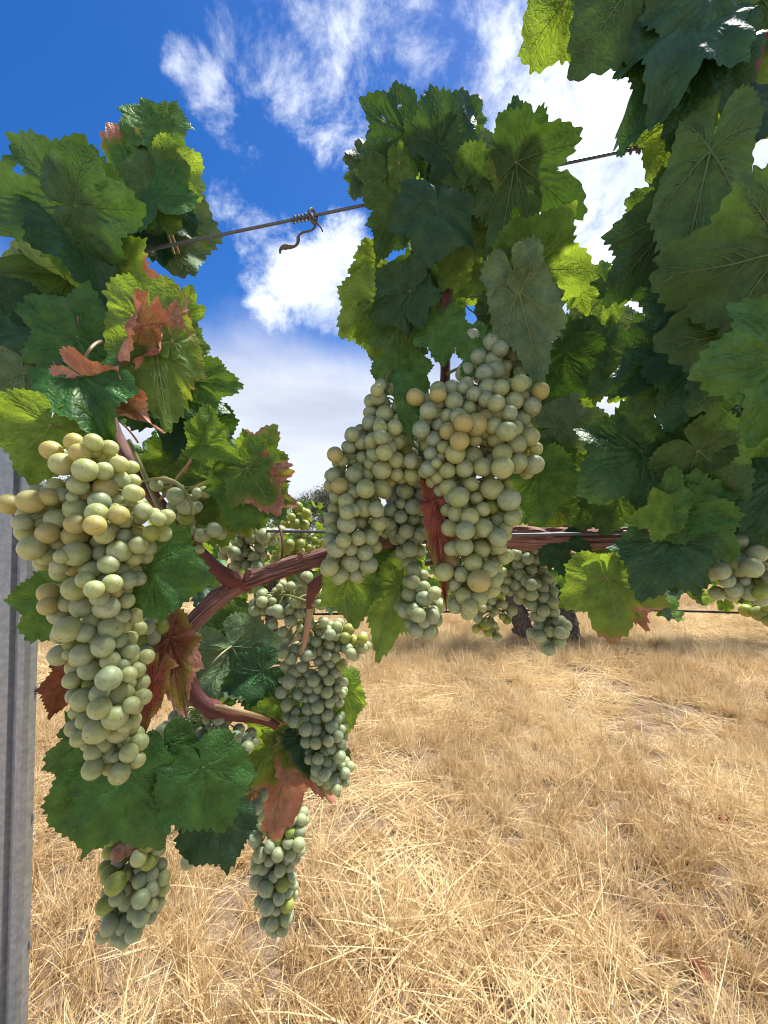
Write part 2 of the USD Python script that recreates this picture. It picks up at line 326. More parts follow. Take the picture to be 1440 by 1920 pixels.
def ground_mat():
    N, K = {}, []
    N['g'] = ('geometry', {})
    N['n'] = ('noise_texture', dict(scale=3.0, detail=8.0, roughness=.7)); K += [('g.position', 'n.vector')]
    N['r'] = ('rgb_ramp', dict(ramp=[(.3, (.085, .062, .052)), (.48, (.26, .19, .13)), (.7, (.50, .39, .26))])); K += [('n.fac', 'r.fac')]
    N['n2'] = ('noise_texture', dict(scale=120.0, detail=4.0, roughness=.7)); K += [('g.position', 'n2.vector')]
    N['r2'] = ('rgb_ramp', dict(ramp=[(.3, (.5, .5, .5)), (.7, (1.3, 1.3, 1.3))])); K += [('n2.fac', 'r2.fac')]
    N['m'] = ('mix', dict(mix_type='multiply', fac=1.0)); K += [('r.color', 'm.color1'), ('r2.color', 'm.color2')]
    N['b'] = ('bump', dict(strength=1.0, distance=.02)); K += [('n2.fac', 'b.height')]
    N['p'] = ('principled_bsdf', dict(roughness=.95, specular_ior_level=.1)); K += [('m.color', 'p.base_color'), ('b.normal', 'p.normal')]
    return mat('dry_soil', N, K, surface='p.BSDF')


def straw_mat(name, cols):
    N, K = {}, []
    N['oi'] = ('object_info', {}); N['g'] = ('geometry', {})
    N['w'] = ('math', dict(math_type='multiply', value2=.45)); K += [('oi.random', 'w.value1')]
    N['a'] = ('math', dict(math_type='multiply_add', value2=.55)); K += [('g.random_per_island', 'a.value1'), ('w.value', 'a.value3')]
    N['r'] = ('rgb_ramp', dict(ramp=[(i / (len(cols) - 1), c) for i, c in enumerate(cols)])); K += [('a.value', 'r.fac')]
    N['pn'] = ('noise_texture', dict(scale=1.3, detail=3.0)); K += [('g.position', 'pn.vector')]
    N['pr'] = ('rgb_ramp', dict(ramp=[(.35, (.86, .80, .74)), (.65, (1.08, 1.08, 1.08))])); K += [('pn.fac', 'pr.fac')]
    N['mm'] = ('mix', dict(mix_type='multiply', fac=1.0)); K += [('r.color', 'mm.color1'), ('pr.color', 'mm.color2')]
    N['d'] = ('principled_bsdf', dict(roughness=.6, specular_ior_level=.25)); K += [('mm.color', 'd.base_color')]
    N['t'] = ('translucent_bsdf', {}); K += [('mm.color', 't.color')]
    N['m'] = ('mix_closure', dict(fac=.38)); K += [('d.BSDF', 'm.closure1'), ('t.BSDF', 'm.closure2')]
    return mat(name, N, K, surface='m.closure')


M['straw'] = straw_mat('dry_straw', [(.46, .325, .16), (.68, .55, .32), (.78, .675, .45), (.82, .74, .55), (.85, .80, .64)])

# ------------------------------------------------------------------ ground
gv, gf = [], []
xs = np.r_[-900, -200, -60, np.linspace(-14, 14, 113), 60, 200, 900]
ys = np.r_[-200, -40, np.linspace(-3, 18, 106), 60, 200, 1200]
X, Yg = np.meshgrid(xs, ys)
Z = .05 * (meshkit.fbm(np.stack([X * .9, Yg * .9, X * 0], -1), 3, 5) - .5) * (np.abs(X) < 15) * (Yg < 18.5) * (Yg > -3.5)
nx, ny = len(xs), len(ys)
i, j = np.meshgrid(np.arange(ny - 1), np.arange(nx - 1), indexing='ij')
q = np.stack([i * nx + j, i * nx + j + 1, (i + 1) * nx + j + 1, (i + 1) * nx + j], -1).reshape(-1, 4)
tag(obj('ground', (np.stack([X, Yg, Z], -1).reshape(-1, 3), q), ground_mat(), smooth=True), 'dry brown soil under the straw', kind='structure')


def gz(x, y):
    return .05 * (meshkit.fbm(np.stack([x * .9, y * .9, x * 0], -1), 3, 5) - .5)


# ------------------------------------------------------------------ dry grass: tufts of straw scattered over the paddock
def blade(base, d, length, width, bend, rng, segs=3):
    t = np.linspace(0, 1, segs + 1)
    side = np.cross(d, rng.normal(size=3)); side /= np.linalg.norm(side) + 1e-9
    fall = np.array([rng.normal() * .4, rng.normal() * .4, -1.0])
    p = base + d * (length * t)[:, None] + fall * (bend * length * t ** 2)[:, None]
    p[:, 2] = np.maximum(p[:, 2], .002 + .01 * rng.random())
    w = width * (1 - .75 * t)[:, None]
    v = np.stack([p - side * w / 2, p + side * w / 2], 1).reshape(-1, 3)
    f = []
    for k in range(segs):
        a = 2 * k
        f += [[a, a + 1, a + 3], [a, a + 3, a + 2]]
    return v, np.array(f)


def tuft(seed, n, rad, hmin, hmax, lean, wid, flat=0.):
    rng = np.random.default_rng(seed)
    parts, ld = [], rng.uniform(0, 2 * np.pi)
    for k in range(n):
        a, r = rng.uniform(0, 2 * np.pi), rad * math.sqrt(rng.random())
        base = np.array([r * math.cos(a), r * math.sin(a), 0.0])
        lying = rng.random() < flat
        if lying:
            b = rng.uniform(0, 2 * np.pi)
            d = np.array([math.cos(b), math.sin(b), rng.uniform(-.05, .35)]); base[2] = rng.uniform(.004, .035)
        else:
            sp = rng.normal(size=2) * .28
            d = np.array([sp[0] + lean * math.cos(ld) + base[0] / rad * .25, sp[1] + lean * math.sin(ld) + base[1] / rad * .25, 1.0])
        d /= np.linalg.norm(d)
        parts.append(blade(base, d, rng.uniform(hmin, hmax) * (1.3 if lying else 1), wid * rng.uniform(.6, 1.3), rng.uniform(.0, .5) * (0.15 if lying else 1), rng))
    return join(parts)


gi = UsdGeom.PointInstancer.Define(stage, '/World/grass')
tag('/World/grass', 'dry straw coloured grass and mown stalks covering the paddock', 'grass', kind='stuff')
protos = [(1, 40, .027, .06, .14, .15, .0029, .15), (2, 36, .045, .05, .13, .40, .0032, .35), (3, 42, .031, .07, .17, .22, .0027, .12),
          (4, 34, .07, .08, .18, .5, .0034, .9), (5, 34, .08, .06, .20, .5, .0036, 1.0), (6, 30, .05, .10, .24, .3, .0028, .3)]
for k, a in enumerate(protos):
    m = usdkit.mesh(stage, f'/World/grass/straw_tuft_{k:03d}', tuft(*a), M['straw'], smooth=False)
    gi.GetPrototypesRel().AddTarget(m.GetPath())
rng = np.random.default_rng(11)
P, S, ID, R = [], [], [], []
for (y0, y1, dens, sc) in ((.45, 2.2, 680, .9), (2.2, 4.5, 360, 1.15), (4.5, 9, 120, 1.5), (9, 22, 26, 1.9)):
    n = int(dens * (y1 - y0) * ((y0 + y1) * 1.06))
    y = np.sqrt(rng.uniform(y0 ** 2, y1 ** 2, n)); x = rng.uniform(-1, 1, n) * (y * 1.04 + .15)
    cover = meshkit.fbm(np.stack([x * 1.5, y * 1.5, x * 0], -1), 3, 21) + .25 * meshkit.noise(np.stack([x * 6, y * 6, x * 0], -1), 3)
    upright = meshkit.noise(np.stack([x * 2.3 + 9, y * 2.3, x * 0], -1), 31)
    for q in range(n):
        if cover[q] < .50 and rng.random() < .8:
            if rng.random() < (.9 if cover[q] < .43 else .5):
                continue
            kind = rng.choice([3, 4])
        else:
            kind = rng.choice([0, 1, 2, 5], p=[.4, .25, .27, .08]) if upright[q] > .40 or rng.random() < .4 else rng.choice([3, 4, 1])
        P.append((x[q], y[q], 0)); ID.append(int(kind)); S.append(sc * rng.uniform(.55, 1.15)); R.append(rng.uniform(0, 2 * np.pi))
P = np.array(P); P[:, 2] = gz(P[:, 0], P[:, 1]) - .004
gi.CreatePositionsAttr(Vt.Vec3fArray.FromNumpy(P.astype(np.float32)))
gi.CreateProtoIndicesAttr(Vt.IntArray(ID))
gi.CreateScalesAttr(Vt.Vec3fArray.FromNumpy(np.repeat(np.array(S, np.float32)[:, None], 3, 1)))
gi.CreateOrientationsAttr(Vt.QuathArray([Gf.Quath(math.cos(r / 2), 0, 0, math.sin(r / 2)) for r in R]))

# ------------------------------------------------------------------ vine leaves
ANG = [0, 14, 32, 50, 58, 72, 90, 108, 118, 145, 160, 171, 177, 180]


def leaf_radius(lob, rng):
    sides = []
    for s in (0, 1):
        j = rng.normal(0, .03, len(ANG))
        v = np.array([1.0, .92, .80 - .34 * lob, .80 - .06 * lob, .83 - .03 * lob, .75 - .09 * lob, .67 - .27 * lob, .62 - .07 * lob, .64 - .05 * lob, .54, .46, .36, .20, .08])
        v[1:-2] += j[1:-2]
        sides.append(PchipInterpolator(np.radians(ANG), v))
    return lambda th: np.where(th >= 0, sides[0](np.abs(th)), sides[1](np.abs(th)))


def leaf_mesh(rng, lob=.4, width=1.0, fold=.1, bend=.3, roll=.2, ruf=.065, burn=0., quilt=.036, detail=2, holes=(), burndir=None, cup=0.):
    """Local leaf: junction at the origin, tip at (0, 1, 0) once fitted, upper side +z. Returns blade (v, f, uv, burn), vein tubes and a mapping."""
    R = leaf_radius(lob, rng)
    nt, spt, NR = ((23, 4, 11), (18, 4, 8), (11, 3, 4))[2 - detail]
    na = 2 * nt * spt
    th = -np.pi + (np.arange(na) + .5) * 2 * np.pi / na
    Rs = R(th)
    width = width * .9
    tj = rng.uniform(.45, 1.3, 2 * nt + 1)
    ph = (th + np.pi) / (2 * np.pi) * 2 * nt
    k = np.floor(ph).astype(int); fr = ph - k
    saw = np.where(fr < .55, fr / .55, (1 - fr) / .45)
    Rt = Rs * (1 + (.105 if detail else .09) * (saw - .42) * tj[k] * np.clip((np.pi - np.abs(th)) / .35, 0, 1))
    for c in (0, 56, 112):
        Rt = Rt * (1 + .07 * np.exp(-((np.degrees(np.abs(th)) - c) / 3.5) ** 2))
    s = (np.arange(1, NR + 1) / NR) ** .92
    blend = np.clip((s - .72) / .28, 0, 1)[:, None]
    rr = s[:, None] * (Rs[None] * (1 - blend) + Rt[None] * blend)
    u = np.r_[0, (rr * np.sin(th)).ravel()] * width
    v = np.r_[0, (rr * np.cos(th)).ravel()]
    rn = np.r_[0, np.broadcast_to(s[:, None], rr.shape).ravel()]
    tha = np.r_[0, np.broadcast_to(th, rr.shape).ravel()]
    # veins in the plane
    veins, pts = [], []
    for c in (0, 56, -56, 112, -112):
        a = math.radians(c + rng.normal(0, 2.5)); Lm = float(R(np.array([a]))[0]) * .97
        t = np.linspace(0, 1, 11)
        curve = rng.normal(0, .05) - .10 * np.sign(c)
        aa = a + curve * t
        line = np.stack([Lm * t * np.sin(aa) * width, Lm * t * np.cos(aa)], 1)
        veins.append((line, .0100 if c == 0 else .0085 if abs(c) == 56 else .0068, .0016)); pts.append(line)
        if detail:
            for tt in (.2, .34, .48, .62, .76, .88):
                for sg in (-1, 1):
                    if abs(c) == 112 and tt > .7:
                        continue
                    b = a + curve * tt + sg * math.radians(46 + rng.normal(0, 4))
                    base = np.array([np.interp(tt, t, line[:, 0]), np.interp(tt, t, line[:, 1])])
                    Ls = Lm * (1 - tt * .75) * (.42 if c == 0 else .38) * (1.25 if (abs(c) == 112 and sg * c > 0) else 1) * rng.uniform(.85, 1.1)
                    w = np.linspace(0, 1, 6); bb = b - sg * .35 * w
                    ln = base + np.stack([Ls * w * np.sin(bb) * width, Ls * w * np.cos(bb)], 1)
                    ra = np.hypot(ln[:, 0] / width, ln[:, 1]); ta = np.arctan2(ln[:, 0] / width, ln[:, 1])
                    ln = ln[ra < R(ta) * .97]
                    if len(ln) > 2:
                        veins.append((ln, .0038, .0012)); pts.append(ln)
    dense = np.vstack([np.stack([np.interp(np.linspace(0, 1, 24), np.linspace(0, 1, len(l)), l[:, q]) for q in (0, 1)], 1) for l in pts])
    dist = cKDTree(dense).query(np.stack([u, v], 1))[0]
    qs, r1, r2 = rng.integers(0, 999), rng.uniform(0, 6.28), rng.uniform(0, 6.28)

    def lift(u, v):
        r = np.hypot(u / width, v); t = np.arctan2(u, v)
        big = meshkit.noise(np.stack([u * 2.2 + 5, v * 2.2 + 5, u * 0], -1), int(qs)) - .5
        return fold * np.sqrt(u * u + .002) - cup * r * r + ruf * r ** 2 * (np.sin(5 * t + r1) + .6 * np.sin(9 * t + r2)) + .30 * big * r

    def deform(u, v, extra):
        w = lift(u, v) + extra
        if abs(bend) > 1e-3:
            rad = 1 / bend
            v, w = (rad + w) * np.sin(bend * v), (rad + w) * np.cos(bend * v) - rad
        if abs(roll) > 1e-3:
            rad = 1 / roll
            u, w = (rad + w) * np.sin(roll * u), (rad + w) * np.cos(roll * u) - rad
        return np.stack([u, v, w], -1)

    qh = quilt * (1 - np.exp(-dist / .035)) + quilt * .35 * (meshkit.noise(np.stack([u * 16, v * 16, u * 0], -1), int(qs) + 3) - .5)
    Pv = deform(u, v, qh)
    tip = deform(np.array([0.0]), np.array([1.0]), np.array([0.0]))[0] - deform(np.zeros(1), np.zeros(1), np.zeros(1))[0]
    o = deform(np.zeros(1), np.zeros(1), np.zeros(1))[0]
    a = math.atan2(tip[2], tip[1]); ch = math.hypot(tip[1], tip[2])
    Rx = np.array([[1, 0, 0], [0, math.cos(a), math.sin(a)], [0, -math.sin(a), math.cos(a)]]) / max(ch, .35)
    fit = lambda p: (p - o) @ Rx.T
    f = [[0, 1 + (j + 1) % na, 1 + j] for j in range(na)]
    for r in range(NR - 1):
        b0, b1 = 1 + r * na, 1 + (r + 1) * na
        for j in range(na):
            j2 = (j + 1) % na
            f += [[b0 + j, b0 + j2, b1 + j2], [b0 + j, b1 + j2, b1 + j]]
    f = np.array(f)
    # holes eaten by insects
    keep = np.ones(len(f), bool)
    cu, cv = u[f].mean(1), v[f].mean(1)
    for (hu, hv, hr) in holes:
        keep &= np.hypot(cu - hu, (cv - hv) * .8) > hr
    # no sheet across the petiole sinus
    f = f[keep]
    n3 = meshkit.fbm(np.stack([u * 3.2, v * 3.2, u * 0 + 3], -1), 3, int(qs) + 9)
    bd = 0 if burndir is None else .45 * (np.cos(tha - math.radians(burndir)) - .35) * rn
    bn = np.clip(rn ** 1.5 * .55 + (n3 - .5) * .7 + bd + burn - .55, 0, 1) if burn > 0 else np.zeros(len(u))
    tubes = []
    for (ln, w0, w1) in veins:
        c3 = fit(deform(ln[:, 0], ln[:, 1], np.zeros(len(ln))))
        tubes.append(tube(c3, np.linspace(w0, w1, len(ln)), 4, cap=False))
    return fit(Pv), f, np.stack([u * .5 + .5, v * .5 + .5], 1), bn, join(tubes)


leaf_rng = np.random.default_rng(77)


def leaf(parent, J, T, m='mid', s=1, tilt=0., detail=2, pet=None, label=None, petmat=None, petr=.0011, **kw):
    """One leaf: junction J and tip T in space, s=1 shows its upper side to the photographer, tilt turns it about its midrib."""
    J, T = np.asarray(J, float), np.asarray(T, float)
    Ya = T - J; L = np.linalg.norm(Ya); Ya /= L
    view = J - np.array([0, 0, H]); view /= np.linalg.norm(view)
    Na = -view * s; Na = Na - Ya * (Na @ Ya); Na /= np.linalg.norm(Na)
    Xa = np.cross(Ya, Na)
    t = math.radians(tilt)
    Xa, Na = Xa * math.cos(t) + Na * math.sin(t), Na * math.cos(t) - Xa * math.sin(t)
    v, f, uv, bn, tb = leaf_mesh(leaf_rng, detail=detail, **kw)
    B = np.stack([Xa, Ya, Na])
    path = obj('leaf', (J + L * v @ B, f), M[m], parent, smooth=True, uv=uv, prim={'burn': bn})
    dry = m in ('dead', 'red')
    obj('veins', (J + L * tb[0] @ B, tb[1]), M['vein_red' if dry else 'vein_dark' if m in ('dark', 'mid') else 'vein'], path, smooth=True)
    if pet is not None:
        E = np.asarray(pet, float)
        mid = (J + E) / 2 + np.array([0, 0, .1 * np.linalg.norm(J - E)]) + Na * .08 * np.linalg.norm(J - E)
        p, _ = spline([J, mid, E], 9)
        obj('petiole', tube(p, np.linspace(petr, petr * 1.5, 9), 7), M[petmat or ('petiole_pink' if leaf_rng.random() < .5 else 'petiole')], path, smooth=40)
    if label:
        tag(path, label)
    return path


vine = thing('grapevine')
tag(vine, 'grapevine at the end of the row, its shaggy red brown arm trained along the wire', 'grapevine')


def VL(jx, jy, tx, ty, Y, m='mid', s=1, dy=0., pet=None, **kw):
    J, T = at(jx, jy, Y), at(tx, ty, Y + dy)
    if pet is None:
        d = J - T; d /= np.linalg.norm(d)
        e = J + d * .02 + np.array([0, .035, -.015])
    else:
        e = at(pet[0], pet[1], pet[2] if len(pet) > 2 else Y + .03)
    return leaf(vine, J, T, m, s, pet=e, **kw)


# --- woody frame
def stem(name, pix, radii, m, seed, rough=.1, sides=18, knots=(), parent=None):
    (v, f), uv = branch([at(*p) for p in pix], radii, seed, rough, sides, knots=knots)
    return obj(name, (v, f), M[m], parent or vine, smooth=True, uv=uv)


stem('cordon', [(335, 1205, .455), (365, 1165, .455), (430, 1108, .46), (520, 1070, .465), (610, 1042, .47), (720, 1012, .475), (850, 1003, .47), (1000, 1008, .455), (1130, 1010, .44), (1250, 1006, .42), (1380, 1000, .40), (1520, 990, .38)],
     [.0084, .0082, .0090, .0088, .0095, .0105, .0115, .0120, .0115, .0115, .011, .011], 'bark', 3, .24, 72, knots=((.09, .30, .012), (.0, .35, .02), (.55, .2, .01)))
stem('cane', [(472, 1094, .464), (430, 1084, .457), (385, 1050, .445), (330, 985, .435), (275, 915, .435), (235, 850, .44), (200, 760, .45), (195, 640, .46), (190, 520, .47), (230, 420, .475), (270, 330, .48)],
     [.009, .0085, .0075, .007, .0068, .006, .0055, .005, .004, .002], 'cane', 8, .05, 16, knots=((.04, .25, .02), (.3, .3, .015), (.5, .3, .015)))
stem('cane', [(340, 1205, .455), (345, 1250, .455), (362, 1300, .45), (395, 1328, .45), (450, 1342, .47), (520, 1362, .50)], [.0115, .011, .0085, .0075, .006, .005], 'cane', 9, .07, 16, knots=((.0, .3, .05), (.5, .3, .04)))
stem('cane', [(832, 1010, .47), (828, 900, .46), (832, 780, .455), (835, 690, .455), (836, 600, .455), (840, 530, .455), (843, 470, .455), (848, 380, .46), (855, 300, .465), (900, 250, .47)],
     [.0065, .0062, .006, .0058, .0056, .0056, .005, .0045, .004, .0025], 'cane', 12, .05, 16, knots=((.48, .4, .012), (.6, .3, .012), (.25, .25, .012)))
stem('cane', [(668, 1055, .465), (620, 1072, .455), (590, 1100, .46), (582, 1140, .465)], [.0055, .0058, .0060, .0045], 'cane', 13, .06, 14, knots=((.7, .35, .1),))
stem('side_shoot', [(584, 1128, .464), (578, 1165, .466), (572, 1200, .47), (566, 1222, .485)], [.0042, .0036, .003, .002], 'petiole_pink', 27, .06, 12)
stem('cane', [(1330, 1000, .42), (1330, 900, .40), (1345, 760, .37), (1350, 600, .35), (1360, 450, .34), (1380, 250, .33), (1440, 30, .32), (1480, -100, .32)], [.007, .0065, .006, .006, .0055, .005, .0055, .005], 'cane', 14, .05, 14)
for k, (x, y, dx, dy, r) in enumerate([(446, 1088, -4, -16, .0040), (424, 1106, -13, 7, .0036), (462, 1080, 6, -13, .0030), (340, 1198, -9, -12, .0050), (352, 1208, 10, 14, .0042), (565, 1050, -3, -15, .0032), (690, 1016, 4, -14, .0030), (1060, 996, 6, -13, .0040)]):
    stem('spur_stub', [(x, y, .456), (x + dx * .5, y + dy * .6, .452), (x + dx, y + dy, .451)], [r, r * .95, r * .75], 'bark', 40 + k, .3, 20)
stem('stub', [(1352, 400, .33), (1362, 345, .325), (1377, 308, .32)], [.0035, .004, .0036], 'straw_stem', 16, .15, 12)
stem('side_shoot', [(392, 1325, .45), (430, 1330, .445), (480, 1342, .47), (545, 1356, .53)], [.0034, .0030, .0028, .0026], 'straw_stem', 17, .03, 10)
stem('side_shoot', [(582, 1105, .46), (560, 1085, .462), (552, 1075, .465)], [.0038, .003, .002], 'petiole', 18, .03, 10)
stem('side_shoot', [(842, 514, .452), (880, 508, .44), (930, 506, .43), (985, 505, .42)], [.0032, .0028, .0026, .0024], 'petiole_pink', 19, .03, 10)
stem('side_shoot', [(242, 826, .43), (262, 870, .42), (282, 915, .415), (300, 955, .415), (330, 990, .42)], [.0022, .0026, .0028, .0026, .0022], 'petiole', 20, .03, 10)
stem('side_shoot', [(250, 905, .42), (290, 898, .405), (330, 905, .395), (355, 935, .39), (363, 965, .39)], [.0014, .0016, .0018, .0017, .0015], 'petiole', 21, .02, 8)
stem('side_shoot', [(300, 938, .415), (345, 880, .41), (385, 833, .40)], [.0016, .0014, .0013], 'petiole_pink', 22, .02, 8)
stem('side_shoot', [(350, 920, .41), (380, 908, .41), (400, 898, .41)], [.0016, .0018, .0018], 'petiole', 23, .02, 8)
stem('side_shoot', [(525, 1060, .47), (530, 1030, .47), (522, 985, .48)], [.0016, .0015, .0014], 'cane', 24, .02, 8)
stem('side_shoot', [(1310, 720, .36), (1440, 690, .3)], [.002, .002], 'petiole', 25, .02, 8)

# loose strips of bark peeling along the arm
arm, _ = spline([at(*p) for p in [(335, 1205, .455), (365, 1165, .455), (430, 1108, .46), (520, 1070, .465), (610, 1042, .47), (720, 1012, .475), (850, 1003, .47), (1000, 1008, .455), (1130, 1010, .44), (1250, 1006, .42)]], 400)
at_, aa_, ab_ = frames(arm)
srng = np.random.default_rng(4)
for k in range(34):
    i0 = int(srng.uniform(0, 330)); n = int(srng.uniform(18, 60)); idx = np.arange(i0, min(i0 + n, 400))
    ang = srng.uniform(0, 6.283) + np.linspace(0, srng.normal(0, .35), len(idx))
    lift = .0092 + .0016 * np.abs(np.linspace(-1, 1, len(idx))) ** 3 * srng.uniform(0, 1.6)
    c = arm[idx] + lift[:, None] * (np.cos(ang)[:, None] * aa_[idx] + np.sin(ang)[:, None] * ab_[idx])
    obj('bark_strip', tube(c[::3], np.interp(np.linspace(0, 1, len(c[::3])), [0, .15, .85, 1], [.0003, .0009, .0008, .0002]), 5), M['strip_pale' if srng.random() < .45 else 'strip_dark'], vine, smooth=50)

